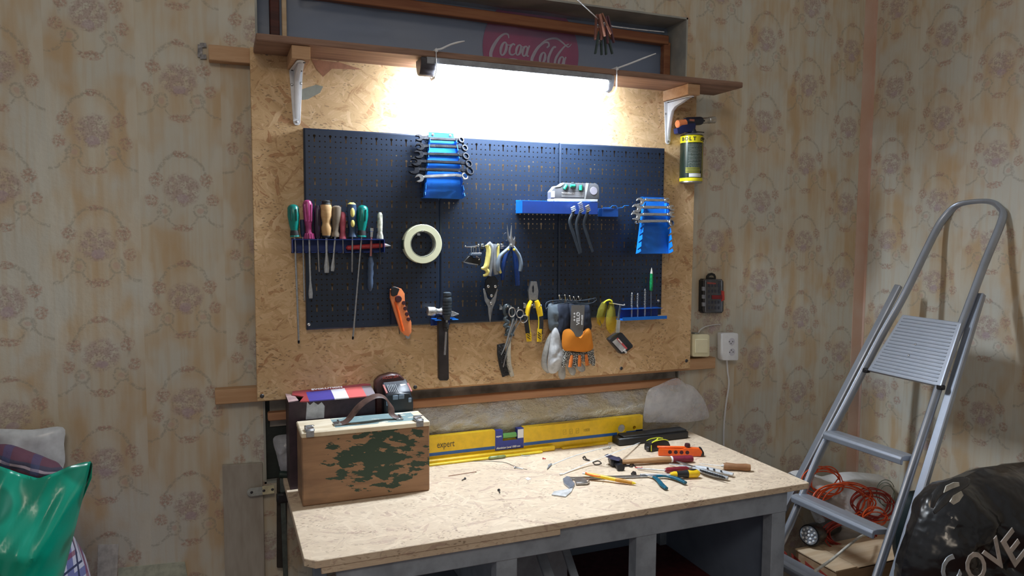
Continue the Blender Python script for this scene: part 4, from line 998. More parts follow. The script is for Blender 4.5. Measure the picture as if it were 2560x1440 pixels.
def driver(top, neck, tip, prof, m, lab, shaft=.0026, shm_=None, blade=None, off=OFFD, extra=None, stip=None):
    t = thing('screwdriver', lab, 'screwdriver', pegp(*tip, off), None); a, b, c = pegp(*top, off), pegp(*neck, off), pegp(*tip, off)
    MB().lathe(a, b, prof, 20).build('handle', m, t)
    L = (c-b).length; pr = [(0, shaft), (.97, shaft), (1, shaft*.5)]
    mb = MB()
    if blade: mb.lathe(b, c, [(0, shaft), (blade, shaft), (blade+(1-blade)*.7, shaft*2.4), (1, shaft*1.9)], 14, flat=(1, .45), nrm=OUT)
    else: mb.lathe(b, c, pr, 12)
    mb.build('shaft', shm_ or STEEL, t)
    if stip: d = (c-b).normalized(); MB().lathe(c-d*.008, c+d*.001, [(0, shaft*1.12), (.8, shaft*1.12), (1, shaft*.6)], 12).build('tip', BLKOX, t)
    if extra: extra(t, a, b)
    return t
TP = [(0, .004), (.03, .011), (.10, .0155), (.35, .0165), (.62, .0135), (.78, .0105), (.86, .0105), (1, .0135)]
def tealx(t, a, b):
    d = b-a; MB().lathe(a+d*.80, a+d*1.005, [(0, .0109), (.5, .0125), (1, .0125)], 18).build('collar', BLKR, t)
    for s in (-.008, .006): MB().tube([a+d*.15+OUT*.0145+V3((s, 0, 0)), a+d*.5+OUT*.0155+V3((s, 0, 0))], .0022, 6).build('groove', mat('teal_dark', (0, .07, .06), .4), t)
driver((732, 511), (737, 592), (747, 858), TP, TEAL, 'long thin screwdriver with teal handle, leftmost in the rack', .0027, extra=tealx, stip=True)
driver((755, 549), (757, 592), (761, 752), [(0, .005), (.15, .0062), (.8, .0062), (1, .004)], NAVY, 'slim screwdriver with small navy handle between teal and magenta handles', .0021)
def magx(t, a, b):
    d = b-a
    for k in range(7):
        an = -pi/2+(k-3)*.5; v = V3((cos(an), sin(an), 0)); MB().tube([a+d*.86+v*.0115, a+d*1.0+v*.0135], .0028, 6).build('flute', MAG, t)
    for s in (-.009, 0, .009): MB().tube([a+d*.12+OUT*.0125+V3((s, .002*abs(s)*100*.5, 0)), a+d*.55+OUT*.0105+V3((s*.8, .0, 0))], .0016, 6).build('groove', mat('magenta_light', (.50, .10, .28), .3), t)
driver((768, 500), (773, 597), (777, 746), [(0, .004), (.03, .010), (.12, .0138), (.5, .0125), (.68, .0088), (.82, .0092), (.9, .0125), (1, .0135)], MAG, 'screwdriver with magenta fluted handle and flat spade tip', .0026, blade=.72, extra=magx)
driver((793, 514), (794, 596), (798, 680), [(0, .006), (.1, .0105), (.7, .0100), (1, .008)], mat('dark_plum', (.025, .010, .035), .35), 'screwdriver with dark plum handle beside the magenta one', .0020)
def wx(t, a, b):
    d = b-a; MB().lathe(a-d*.02, a+d*.13, [(0, .0095), (.2, .0125), (.45, .0115), (.6, .0128), (1, .0125)], 18).build('cap', BLKR, t)
    MB().lathe(a+d*.94, a+d*1.03, [(0, .0112), (.5, .0125), (1, .010)], 18).build('collar', BLKR, t)
driver((815, 503), (816, 592), (817, 682), [(.10, .0135), (.18, .0165), (.40, .0165), (.58, .0115), (.64, .0115), (.76, .0150), (.95, .0125), (1, .010)], wood('light_handle_wood', (.62, .40, .20), (.50, .30, .13)), 'screwdriver with faceted light wooden handle and black cap', .0034, extra=wx, blade=.5)
driver((842, 514), (838, 592), (831, 678), [(0, .006), (.05, .0125), (.3, .0135), (.6, .0105), (.82, .0085), (.9, .012), (1, .012)], BRNG, 'screwdriver with brownish grey translucent handle', .0026, blade=.6)
driver((857, 530), (857, 597), (858, 633), [(0, .004), (.08, .0085), (.4, .0090), (.75, .0072), (1, .0105)], PINK, 'short screwdriver with slim dusty red handle', .0016)
def byx(t, a, b):
    d = b-a; MB().lathe(a-d*.01, a+d*.10, [(0, .006), (.4, .0115), (1, .0128)], 18).build('cap', YPALE, t)
    for lo, hi, w in ((.14, .44, .0065), (.50, .72, .0060)):
        c = a+d*(lo+hi)/2+OUT*.0118; MB().ball(c, .012, 14, (w/.012*1.0, .35, (hi-lo)*d.length/2/.012)).build('yellow_inlay', YPALE, t)
driver((879, 507), (881, 592), (880, 681), [(0, .006), (.06, .0130), (.3, .0142), (.6, .0120), (.72, .0095), (.9, .0098), (1, .0130)], mat('slate_blue_handle', (.035, .07, .14), .4), 'screwdriver with blue handle and two yellow ovals', .0026, extra=byx)
driver((907, 513), (904, 592), (882, 848), TP, TEAL, 'long thin screwdriver with teal handle, second from the right among full handles', .0027, extra=tealx, stip=True)
driver((950, 531), (950, 597), (950, 662), [(0, .004), (.08, .0075), (.4, .0078), (.75, .0068), (.9, .0095), (1, .0100)], mat('marbled_white', (.66, .66, .55), .35, var=.28, vs=60), 'short screwdriver with marbled white handle, rightmost in the rack', .0018, shm_=DSTEEL)
# upside-down craft knife
t = thing('craft_knife', 'craft knife hung upside down, grey blue wavy grip below the rack', 'knife', pegp(926, 728, OFFD))
a, b = pegp(929, 570, OFFD), pegp(927, 640, OFFD)
MB().lathe(a, a+(b-a)*.32, [(0, .0065), (.35, .0068), (.4, .0055), (1, .0045)], 8).build('chuck', CHROME, t)
MB().lathe(a+(b-a)*.32, b, [(0, .0030), (.95, .0034), (1, .004)], 12).build('shank', mat('pinkish_shank', (.50, .20, .20), .35, .3), t)
c = pegp(925, 728, OFFD)
MB().lathe(b, c, [(0, .003), (.06, .0075), (.15, .0082), (.22, .0095), (.35, .0075), (.48, .0095), (.62, .0075), (.75, .0090), (.92, .0070), (1, .003)], 16).build('grip', mat('slate_rubber', (.055, .085, .15), .5), t)
# red marker in the rack
t = thing('red_marker', 'red pen lying sideways inside the screwdriver rack', 'pen', pegp(910, 622, .012))
a, b, c, d = pegp(865, 620, .013), pegp(950, 614, .013), pegp(962, 613, .013), pegp(977, 614.5, .013)
MB().lathe(a, b, [(0, .002), (.04, .0070), (.8, .0075), (1, .0072)], 14).build('barrel', mat('coral_red', (.62, .06, .07), .35), t)
MB().lathe(b, c, [(0, .0072), (1, .0060)], 14).build('collar', mat('coral_light', (.75, .18, .15), .35), t)
MB().lathe(c, d, [(0, .0058), (.5, .0036), (1, .0008)], 14).build('clear_tip', mat('clear_tip_mat', (.8, .8, .82), .15, trans=.5), t)

# ---- masking tape roll
def hook(p, L=.05, r=.0019, up_=.006, m=CHROME, name='pegboard_hook', lab='', grp=None, sx=0):
    """steel wire hook standing out of the board"""
    mb = MB(); mb.tube([p+V3((0, .004, 0)), p+OUT*L*.8+V3((sx, 0, 0)), p+OUT*L+V3((sx, 0, up_))], r, 8, smooth=False); mb.ball(p+OUT*L+V3((sx, 0, up_)), r*1.5, 8)
    mb.box(p+OUT*.0008, (.010, .0012, .016), bev=.0004)
    return solo(mb, name, m, lab, 'hook', grp)
tc = pegp(1058, 610, .034); ro = .0585; ri = .0365
tp = thing('masking_tape_roll', 'roll of pale yellow adhesive tape hanging on the pegboard', 'tape roll', tc-UP*ro)
def ring(c, ro, ri, y0, y1, n=56):
    b = MB(); A = [(ro-.0015, y0), (ro, y0+.0015), (ro, y1-.0015), (ro-.0015, y1), (ri, y1), (ri, y0)]; R0 = []
    for i in range(n): an = 2*pi*i/n; R0.append([b.b.verts.new((c.x+r*cos(an), y, c.z+r*sin(an))) for r, y in A])
    for i in range(n):
        for k in range(6): b.b.faces.new((R0[i][k], R0[(i+1) % n][k], R0[(i+1) % n][(k+1) % 6], R0[i][(k+1) % 6]))
    return b
ring(tc, ro, ri+.003, YP-.034, YP-.004).build('tape', mat('pale_tape', (.72, .72, .50), .35, var=.06, vs=8), tp)
ring(tc, ri+.0028, ri, YP-.033, YP-.004).build('core', mat('tape_core', (.30, .31, .27), .6), tp)
an = pi*1.02
MB().mm((tc.x-ro-.0006, YP-.028, tc.z-.015), (tc.x-ro+.002, YP-.006, tc.z+.012)).build('label', mat('green_label', (.03, .05, .03), .5), tp, smooth=False)
hook(V3((tc.x-.005, YP, tc.z+ri-.0035)), .045, lab='chrome hook holding the tape roll')

# ---- hanging orange cutter
t = thing('utility_knife', 'orange utility knife with black grip dots hanging below the tape roll', 'utility knife', pegp(1020, 842, .02))
MB().prism(pp([(977, 724), (986, 716), (1004, 722), (1012, 734), (1013, 762), (1029, 806), (1029, 830), (1022, 842), (1012, 838), (1002, 828), (984, 772), (976, 745)], .030), (0, .016, 0), .003, 2).build('body', ORGL, t)
MB().prism(pp([(977, 728), (980, 719), (988, 716), (1000, 722), (994, 738), (984, 742), (978, 740)], .0315), (0, .018, 0), .002).build('end_cap', BLACK, t)
p = pegp(995, 747, .031); MB().lathe(p, p+OUT*.010, [(0, .0095), (.5, .0105), (1, .009)], 16).build('knob', mat('dark_red_rubber', (.05, .01, .012)), t)
MB().tube(pp([(988, 755), (997, 785), (1008, 828)], .031), .0035, 8, flat=(1, .6)).build('slider_rail', ORG, t)
for q in ((1009, 757), (1013, 771), (1017, 785), (1021, 798)): p = pegp(*q, .0295); MB().lathe(p, p+OUT*.0035, [(0, .0062), (1, .0055)], 14).build('grip_dot', mat('dark_red_rubber', (.05, .01, .012)), t)
MB().prism(pp([(1014, 836), (1026, 836), (1025, 846), (1019, 848), (1014, 844)], .029), (0, .013, 0), .001).build('metal_tip', STEEL, t)
t = thing('knife_holder', 'narrow dark steel holder behind the hanging orange knife', 'holder', pegp(984, 812, .006))
MB().mm((pegp(976, 780).x, YP-.012, pegp(980, 811).z), (pegp(992, 780).x, YP-.0006, pegp(980, 752).z), bev=.001).build('plate', mat('dark_navy_steel', (.008, .012, .035), .4), t, smooth=False)
MB().tube(pp([(996, 806), (999, 835)], .004), .0012, 6).build('pin', DSTEEL, t)

# ---- hammer with blue holder
t = thing('hammer_holder', 'small dark blue hammer bracket on the pegboard\'s bottom edge', 'holder', pegp(1108, 812, .01))
zt3 = pegp(1108, 797, .02).z
mb = MB(); mb.mm((pegp(1076, 800).x, YP-.0024, pegp(1100, 813).z), (pegp(1124, 800).x, YP-.0006, zt3+.001)); mb.build('plate', BLUED, t, smooth=False)
mb = MB(); xl_, xr_ = pegp(1084, 797, .03).x, pegp(1142, 797, .03).x; xm0, xm1 = pegp(1106, 797, .03).x, pegp(1127, 797, .03).x
mb.mm((xl_, YP-.050, zt3-.0015), (xm0-.008, YP-.001, zt3)); mb.mm((xm1, YP-.050, zt3-.0015), (xr_, YP-.001, zt3)); mb.build('prongs', BLUE, t, smooth=False)
t = thing('claw_hammer', 'claw hammer with worn silver head and dark handle hanging head up', 'hammer', pegp(1109, 950, .026))
HS = mat('worn_silver', (.60, .60, .58), .4, .7, var=.25, vs=90)
a, b = pegp(1069, 778, .028), pegp(1104, 779, .028)
mb = MB(); mb.lathe(a, b, [(0, .0125), (.06, .0138), (.50, .0135), (.6, .0095), (.8, .0085), (1, .012)], 18)
mb.build('face', HS, t)
MB().hull([pegp(x, y, o_) for x, y in ((1122, 776), (1130, 777), (1122, 791), (1132, 791)) for o_ in (.018, .040)]+[pegp(1147, 784, .026), pegp(1147, 786, .034)]).build('claw', HS, t)
MB().mm((pegp(1103, 780, .028).x, YP-.040, pegp(1110, 793, .028).z), (pegp(1124, 780, .028).x, YP-.016, pegp(1110, 768, .028).z), bev=.003).build('eye', DSTEEL, t)
hm2 = mat('dark_worn_handle', (.028, .022, .024), .45, var=.3, vs=18)
MB().prism(pp([(1096, 793), (1121, 793), (1122, 880), (1123, 947), (1119, 952), (1101, 952), (1098, 947), (1097, 880)], .036), (0, .020, 0), .005, 2).build('handle', hm2, t)
t = thing('nut_driver', 'black ridged grip driver with steel shaft hanging in front of the dark hammer', 'driver', pegp(1110, 888, .045))
a, b = pegp(1118, 730, .056), pegp(1117, 800, .056)
pr = [(0, .007), (.03, .0125), (.12, .0130), (.16, .0105), (.2, .0132)]
for i in range(5): pr += [(.26+i*.11, .0142), (.335+i*.11, .0142), (.35+i*.11, .0122), (.365+i*.11, .0142)]
pr += [(.85, .0125), (1, .0085)]
MB().lathe(a, b, pr, 18).build('grip', mat('slate_black_rubber', (.03, .042, .055), .45), t)
c, d = pegp(1116, 806, .056), pegp(1115, 829, .056)
MB().lathe(c, d, [(0, .006), (.1, .0082), (.5, .0085), (.55, .0072), (.6, .0085), (1, .0055)], 16).build('collar', BLKR, t)
MB().lathe(b, pegp(1112, 887, .054), [(0, .0035), (1, .0035)], 12).build('shaft', STEEL, t)

# ---- wrench racks and wrenches
def rack(lab, tl, tr_, bl, br, o0, o1, m, n, fl=.02, bot=True):
    t = thing('wrench_rack', lab, 'wrench rack', pegp(*bl, o1))
    A, B_, C, D = pegp(*tl, o0), pegp(*tr_, o0), pegp(*br, o1), pegp(*bl, o1)
    A.z = B_.z = (A.z+B_.z)/2; C.z = D.z = (C.z+D.z)/2
    nrm = (D-A).cross(B_-A).normalized(); nrm = nrm if nrm.y < 0 else -nrm
    H = (D-A).length
    MB().prism([A, B_, C, D], -nrm*.0015, 0).build('face_plate', m, t, smooth=False)
    for P, Q, s in ((A, D, 1), (B_, C, -1)):
        d = (Q-P)/1.0; out = [P+d*.10]
        fr_ = nrm*fl; k = n
        for i in range(k):
            a = .12+.86*i/k; b_ = .12+.86*(i+1)/k; dd = (b_-a)
            out += [P+d*(a)+fr_, P+d*(a+dd*.30)+fr_*1.05, P+d*(a+dd*.55)+fr_*.25, P+d*(a+dd*.75)+fr_*.30, P+d*(a+dd*.62)+fr_*.95]
        out += [P+d*.985+fr_*1.1, P+d*1.0+fr_*.5, P+d]
        sd = (B_-A).normalized()*s*.0015
        MB().prism(out, sd).build('notched_side', m, t, smooth=False)
    mt = A.z-.006
    for x in (A.x+(B_.x-A.x)*.15, A.x+(B_.x-A.x)*.85): p = V3((x, A.y-.0005, mt)); MB().lathe(p, p+OUT*.003, [(0, .004), (.6, .0042), (1, .002)], 12).build('screw', CHROME, t)
    MB().mm((A.x, A.y-.0005, A.z), (B_.x, YP-.0006, A.z+.0015)).build('top_flange', m, t, smooth=False)
    if bot: MB().mm((D.x, D.y, D.z-.0015), (C.x, YP-.0006, D.z)).build('bottom_flange', m, t, smooth=False)
    return t
def wrench(l, a, b, r, rr, off, m, lab, right='ring', lsz=1.0, thick=.0055, wid=.0095, grp=None, tl=.35, left='open'):
    t = thing('wrench', lab, 'wrench', pegp(*l, off), grp)
    A, B_, Lp, Rp = pegp(*a, off), pegp(*b, off), pegp(*l, off), pegp(*r, off)
    n = V3((0, -cos(tl), sin(tl))); ex = (B_-A).normalized(); ey = n.cross(ex).normalized(); 
    dp = ey*wid/2
    MB().bar(A, B_, wid, thick, upv=n, bev=.0012).build('shank', m, t)
    def openend(C, d, s, base):
        d = d.normalized(); p = n.cross(d).normalized(); P = []
        for i in range(13): an = .62+(2*pi-1.24)*i/12; P.append(C+s*(cos(an)*d*1.05+sin(an)*p))
        for i, (u_, v_) in enumerate(((.95, -.42), (.1, -.40), (-.12, -.2), (-.12, .2), (.1, .40), (.95, .42))): P.append(C+s*(u_*d+v_*p))
        MB().prism([q+n*thick*.6 for q in P], -n*thick*1.2, .0008).build('open_end', m, t)
        MB().bar(C-d*s*.5, base, wid*1.05, thick*1.1, upv=n, bev=.001).build('neck', m, t)
    def ringend(C, s, base, tilt=.25):
        nn = (n+ex*tilt).normalized(); x = nn.cross(UP).normalized(); y = nn.cross(x); b_ = MB(); N = 28; rows = []
        for i in range(N):
            an = 2*pi*i/N; dr = cos(an)*x+sin(an)*y; ri_ = s*(.62 if i % 2 else .68)
            rows.append([b_.b.verts.new(C+dr*r_+nn*h_) for r_, h_ in ((ri_, thick*.8), (s*.9, thick*.8), (s, thick*.5), (s, -thick*.5), (s*.9, -thick*.8), (ri_, -thick*.8))])
        for i in range(N):
            for k in range(6): b_.b.faces.new((rows[i][k], rows[(i+1) % N][k], rows[(i+1) % N][(k+1) % 6], rows[i][(k+1) % 6]))
        b_.build('ring_end', m, t)
        d = (C-base).normalized(); MB().bar(base, C-d*s*.9, wid, thick*1.1, upv=n, bev=.001).build('neck', m, t)
    if left == 'open': openend(Lp, (Lp-A), .0135*lsz, A)
    else: ringend(Lp, .009*lsz, A)
    if right == 'ring': ringend(Rp, rr, B_)
    else: openend(Rp, (Rp-B_), rr, B_)
    return t
rack('bright blue notched wrench rack at the top centre of the pegboard', (1072, 332), (1134, 335), (1058, 494), (1158, 495), .006, .034, BLUE, 7)
BW = mat('black_wrench', (.012, .013, .018), .25, .6, var=.1)
lw = [('topmost', (1047, 345), (1072, 346.5), (1139, 349.5), (1152, 350.5), .0100, .020, .85), ('second from the top', (1050, 367), (1073, 365), (1142, 367.5), (1161, 370.5), .0108, .027, .95),
      ('third from the top', (1047, 386), (1068, 385), (1145, 387), (1164, 391), .0118, .033, 1.05), ('fourth from the top', (1040, 404), (1066, 404), (1150, 407), (1171, 410), .0128, .038, 1.15),
      ('lowest', (1034, 423), (1062, 424), (1152, 426), (1174, 428), .0142, .043, 1.25)]
for nme, l, a, b, r, rr, of, ls in lw: wrench(l, a, b, r, rr, of, BW, f'black combination wrench, {nme} of five in the central rack', lsz=ls, grp='black wrenches in the central rack')
wrench((1048, 446), (1060, 441.5), (1138, 438), (1161, 441), .0115, .048, CHROME, 'chrome ratchet wrench lying under the black wrenches in the central rack', lsz=.95)
rack('blue notched wrench rack at the right edge of the pegboard', (1608, 493), (1660, 495), (1590, 635), (1672, 633), .018, .055, BLUE, 7, .026, False)
CW = mat('satin_chrome', (.62, .63, .65), .25, .95, var=.08)
rw = [('topmost', (1600, 504), (1613, 500), (1660, 501), (1668, 501.5), .0095, .045, 'open', 1.0), ('second from the top', (1591, 521), (1608, 518), (1668, 519), (1679, 520), .0110, .052, 'open', 1.15), ('third from the top', (1589, 540), (1607, 536), (1668, 536.5), (1680, 537), .0110, .057, 'open', 1.2)]
for nme, l, a, b, r, rr, of, rt, ls in rw: wrench(l, a, b, r, rr, of, CW, f'silver double open wrench, {nme} in the right rack', right='open', lsz=ls, grp='silver wrenches in the right rack')
wrench((1591, 556), (1600, 553.5), (1668, 552.5), (1678, 557), .0125, .060, CW, 'silver wrench with a ring end, lowest in the right rack', left='ring', lsz=.6)

# ---- blue tray with laser level and brushes
ty = thing('blue_tray', 'long blue steel tray on the right of the pegboard', 'tray', pegp(1400, 534, .03))
TZ1, TZ0 = pegp(1400, 504, .055).z, pegp(1400, 534, .055).z; tx0, tx1 = pegp(1306, 520, .055).x, pegp(1494, 520, .055).x
MB().mm((tx0, YP-.0020, TZ0), (tx1, YP-.0006, TZ1+.004)).build('back_plate', BLUE, ty, smooth=False)
MB().mm((tx0, YP-.055, TZ0), (tx1, YP-.002, TZ0+.0015)).build('floor_plate', BLUE, ty, smooth=False)
MB().mm((tx0, YP-.055, TZ0+.0015), (tx0+.0015, YP-.002, TZ1)).build('side_plate', BLUE, ty, smooth=False)
MB().mm((tx1-.0015, YP-.055, TZ0+.0015), (tx1, YP-.002, TZ1)).build('side_plate', BLUE, ty, smooth=False)
MB().mm((tx0, YP-.0555, TZ0), (tx1, YP-.054, TZ1)).build('front_plate', mat('blue_plum_paint', (.015, .05, .26), .38, var=.05), ty, smooth=False)
mb = MB(); MB().mm((tx0+.0, YP-.054, TZ1-.0015), (tx1, YP-.044, TZ1-.0001)).build('rim', BLUE, ty, smooth=False)
# laser level
LO = .050
t = thing('laser_level', 'grey laser level with three green vials standing on the blue tray', 'laser level', pegp(1437, 506, LO))
zadj = TZ1+.0006-pegp(1437, 507, LO).z
def ll(pts, off): return [pegp(a, b, off)+UP*zadj for a, b in pts]
GR = mat('laser_grey', (.15, .155, .175), .4, var=.05)
MB().prism(ll([(1377, 501), (1377, 482), (1388, 468), (1399, 466), (1409, 459), (1490, 461), (1495, 464), (1498, 472), (1498, 500)], LO), (0, .026, 0), .002, 2).build('body', GR, t)
MB().prism(ll([(1385, 499), (1495, 501), (1494, 506.5), (1385, 506.5)], LO+.0015), (0, .029, 0), .0008).build('base_strip', mat('pale_strip', (.62, .65, .70), .4), t)
MB().prism(ll([(1376, 500), (1384, 500), (1384, 506.5), (1377, 506.5)], LO+.001), (0, .026, 0), .0008).build('base_block', LGREY, t)
for q, r_, an in (((1413, 470.5), .0062, .6), ((1431, 467), .0062, pi/2), ((1451, 472), .0062, 0)):
    p = ll([q], LO)[0]; ho = MB().lathe(p+V3((.002, .001, 0)), p+OUT*.0012+V3((.002, 0, 0)), [(0, .0115), (.7, .0112), (1, .0095)], 20).build('bezel', mat('bezel_dark', (.10, .12, .14), .3, .3), t)
    dv = V3((sin(an), 0, cos(an)))*.0088; MB().lathe(p-dv+OUT*.002, p+dv+OUT*.002, [(0, .002), (.08, .0052), (.92, .0052), (1, .002)], 14).build('vial', mat('bright_green_vial', (.03, .50, .26), .15, var=.05), t)
p = ll([(1484, 479.6)], LO)[0]; MB().lathe(p, p+OUT*.0008, [(0, .0128), (1, .0126)], 28).build('round_label', mat('lilac_label', (.40, .38, .46), .5, var=.03), t)
MB().prism(ll([(1377.5, 480), (1387, 480), (1387, 496), (1377.5, 496)], LO+.0006), (0, .0004, 0)).build('square_label', mat('pale_lilac_label', (.62, .60, .74), .5, var=.03), t, smooth=False)
MB().prism(ll([(1409, 459), (1400, 466), (1388, 468), (1388, 471), (1401, 469), (1411, 461.5)], LO+.0008), (0, .0006, 0)).build('bright_edge', LGREY, t, smooth=False)
MB().prism(ll([(1465, 460), (1472, 460), (1464, 500), (1461, 500)], LO+.0006), (0, .0005, 0)).build('bright_stripe', LGREY, t, smooth=False)
mb = MB()
for i in range(4): a_, b_ = ll([(1404+(i == 1)*3, 484+i*3), (1460, 485+i*3)], LO+.0006); mb.bar(a_, b_, .0012, .0004, upv=OUT)
mb.build('scale_lines', WHTXT, t, smooth=False)
mb = MB(); F = frame(ll([(1405, 486)], LO+.0008)[0], (1, 0, -.02), (0, 0, 1)); mb.text('LASERPRO 3', .0065, F, bold=.0001, sx=1.2); mb.build('lettering', WHTXT, t)
# brushes hanging through the tray
BD = mat('brush_handle_dark', (.025, .035, .05), .45); 
for i, (pts, hd, bm, lab) in enumerate((([(1434, 524), (1431, 537), (1425, 556), (1436, 592), (1449, 634)], (1434, 524), mat('nylon_white', (.75, .8, .86), .3), 'small brush with faint dark bristles hanging leftmost under the laser level'),
                                     ([(1453, 521), (1449, 537), (1441, 560), (1446, 598), (1453, 632)], (1453, 520), mat('steel_bristle', (.85, .87, .9), .25, .7), 'small brush with bright steel bristles hanging under the laser level'),
                                     ([(1470, 523), (1467, 537), (1460, 560), (1469, 592), (1482, 630)], (1470, 523), mat('brass_bristle', (.80, .68, .40), .3, .7), 'small brush with brass coloured bristles hanging rightmost under the laser level'))):
    of = .064; t = thing('wire_brush', lab, 'brush', pegp(*pts[-1], of))
    MB().tube(pp(pts, of), [.0052, .0058, .0062, .0055, .0040], 10, flat=(1, .6)).build('handle', BD, t)
    mb = MB(); c_ = pegp(*hd, of+.004); nb = 3 if i == 0 else (6 if i == 1 else 4)
    for k in range(nb):
        o_ = V3(((k-nb/2)*.0016, 0, -(k-nb/2)*.0052)); mb.bar(c_+o_+V3((-.0055, 0, -.003)), c_+o_+V3((.0055, 0, .003)), .010, .0024)
    mb.build('bristles', bm, t, smooth=False)
# hex key pocket
t = thing('key_pocket', 'small dark blue steel pocket with a zigzag wire right of the tray', 'holder', pegp(1525, 542, .02))
MB().mm((pegp(1505, 530, .03).x, YP-.030, pegp(1520, 542, .03).z), (pegp(1546, 530, .03).x, YP-.0006, pegp(1520, 521, .03).z), bev=.001).build('pocket', mat('mid_blue', (.008, .07, .32), .4, var=.05), t, smooth=False)
MB().tube(pp([(1508, 519), (1526, 519), (1531, 514), (1540, 514), (1543, 520), (1556, 519), (1561, 514), (1572, 514)], .032), .0010, 6, smooth=False).build('zigzag_wire', BLUE, t)

# ---- bulldog clips
t = thing('binder_clip', 'black binder clip with chrome wire handles hanging on a hook', 'clip', pegp(1180, 662, .02))
MB().prism(pp([(1158, 656), (1163, 650), (1172, 639), (1182, 640), (1183, 645), (1204, 646), (1200, 664), (1180, 661)], .030), (0, .016, 0), .002).build('jaw', BLACK, t)
MB().prism(pp([(1177, 638), (1180, 632), (1205, 632), (1203, 639)], .036), (0, .018, 0), .001).build('spine', mat('slate_shiny', (.10, .13, .18), .3), t)
MB().prism(pp([(1157, 655), (1170, 656), (1196, 661), (1195, 663), (1172, 660)], .032), (0, .010, 0)).build('lip', STEEL, t)
for pts in ([(1180, 638), (1178, 622), (1184, 616), (1190, 622), (1188, 638)], [(1186, 636), (1184, 620), (1195, 615), (1199, 628), (1196, 638)], [(1190, 640), (1198, 646), (1197, 650)]): MB().tube(pp(pts, .034), .0012, 7).build('wire_handle', CHROME, t)
mb = MB(); mb.tube(pp([(1163, 617), (1176, 618), (1190, 616)], .030), [.0018, .0030, .0022], 8); mb.ball(pegp(1163.5, 616, .030), .0026); mb.ball(pegp(1196, 613, .036), .0042, 12); mb.tube([pegp(1190, 616, .030), pegp(1190, 616, -.002)], .002, 8)
solo(mb, 'pegboard_hook', CHROME, 'chrome hook with a ball end carrying the black binder clip', 'hook')

# ---- tin snips
t = thing('tin_snips', 'tin snips with yellow and grey handles hanging blades down', 'tin snips', pegp(1226, 806, .03))
MB().tube(pp([(1217, 612), (1221, 625), (1219, 648), (1214, 668), (1203, 671)], .036), [.0065, .0075, .0078, .0085, .003], 12).build('handle', YPALE, t)
MB().tube(pp([(1212, 671), (1219, 678), (1216, 686), (1208, 689)], .036), [.006, .0062, .0055, .0035], 10).build('handle_guard', YPALE, t)
MB().tube(pp([(1221, 608), (1228, 620), (1227, 655), (1222, 690)], .028), [.008, .0085, .0085, .008], 12).build('grip', GREYP, t)
MB().tube(pp([(1246, 609), (1245, 640), (1246, 665), (1252, 683)], .036), [.004, .0048, .005, .004], 10).build('handle', YPALE, t)
MB().tube(pp([(1239, 610), (1238, 640), (1238, 665), (1241, 686)], .028), [.008, .010, .010, .008], 12).build('grip', GREYP, t)
MB().prism(pp([(1214, 700), (1222, 690), (1238, 690), (1245, 702), (1243, 722), (1234, 744), (1224, 742), (1213, 722)], .030), (0, .006, 0), .0015).build('linkage_plate', mat('gunmetal', (.035, .038, .045), .35, .6), t)
for s in ([(1208, 722), (1213, 722), (1219, 745), (1232, 758), (1229, 790), (1226, 808), (1222, 790), (1220, 766), (1212, 752)], [(1245, 722), (1241, 722), (1234, 742), (1224, 756), (1226, 775), (1227, 802), (1232, 772), (1240, 752)]):
    MB().prism(pp(s, .026), (0, .005, 0), .001).build('blade', STEEL, t)
for q in ((1220, 716), (1238, 716), (1228.5, 739), (1227.5, 758)): p = pegp(*q, .030); MB().lathe(p, p+OUT*.004, [(0, .0048), (.7, .0046), (1, .003)], 14).build('rivet', CHROME, t)
hook(pegp(1206, 616), .045, lab='short chrome hook left of the yellow tin snips', grp=None, sx=.006)
hook(pegp(1232, 616), .050, lab='chrome hook between the two handles of the tin snips', sx=0)
# ---- long nose pliers and blue pliers
t = thing('long_nose_pliers', 'long nose pliers with grey handles hanging spread, jaws up', 'pliers', pegp(1250, 678, .04))
MB().tube(pp([(1279, 614), (1271, 595), (1268, 563)], .046), [.006, .0050, .0010], 8, flat=(1, .7)).build('jaw', STEEL, t)
MB().tube(pp([(1277, 614), (1277, 595), (1279, 563)], .046), [.006, .0045, .0010], 8, flat=(1, .7)).build('jaw', STEEL, t)
MB().tube(pp([(1275, 616), (1266, 626), (1250, 641), (1245, 660), (1246, 678)], .046), [.005, .0075, .0075, .0080, .0065], 12, flat=(1, .8)).build('handle', mat('slate_handle', (.16, .20, .25), .4), t)
MB().tube(pp([(1283, 616), (1289, 626), (1298, 641), (1302, 660), (1300, 678)], .046), [.005, .0075, .0075, .0080, .0065], 12, flat=(1, .8)).build('handle', mat('slate_handle', (.16, .20, .25), .4), t)
for q in ((1270, 624), (1285, 624)): p = pegp(*q, .050); MB().ball(p, .0052, 10, (1, .7, .8)).build('yellow_collar', YELP, t)
p = pegp(1279, 615, .046); MB().lathe(p, p+OUT*.008, [(0, .0055), (1, .004)], 12).build('pivot', CHROME, t)
t = thing('blue_pliers', 'pliers with long dark blue handles hanging behind the grey handled ones', 'pliers', pegp(1292, 718, .02))
MB().prism(pp([(1274, 592), (1280, 588), (1284, 600), (1288, 590), (1289, 604), (1286, 618), (1276, 618)], .024), (0, .008, 0), .001).build('jaw', STEEL, t)
MB().tube(pp([(1282, 618), (1288, 640), (1292, 675), (1294, 714)], .024), [.006, .0085, .0090, .0075], 12, flat=(1, .8)).build('handle', mat('royal_navy', (.008, .035, .16), .3), t)
MB().tube(pp([(1276, 618), (1265, 640), (1258, 668), (1256, 700)], .022), [.006, .0080, .0085, .0065], 12, flat=(1, .8)).build('handle', mat('royal_navy', (.008, .035, .16), .3), t)
hook(pegp(1255, 616), .062, lab='chrome hook carrying the long nose pliers', sx=.006)
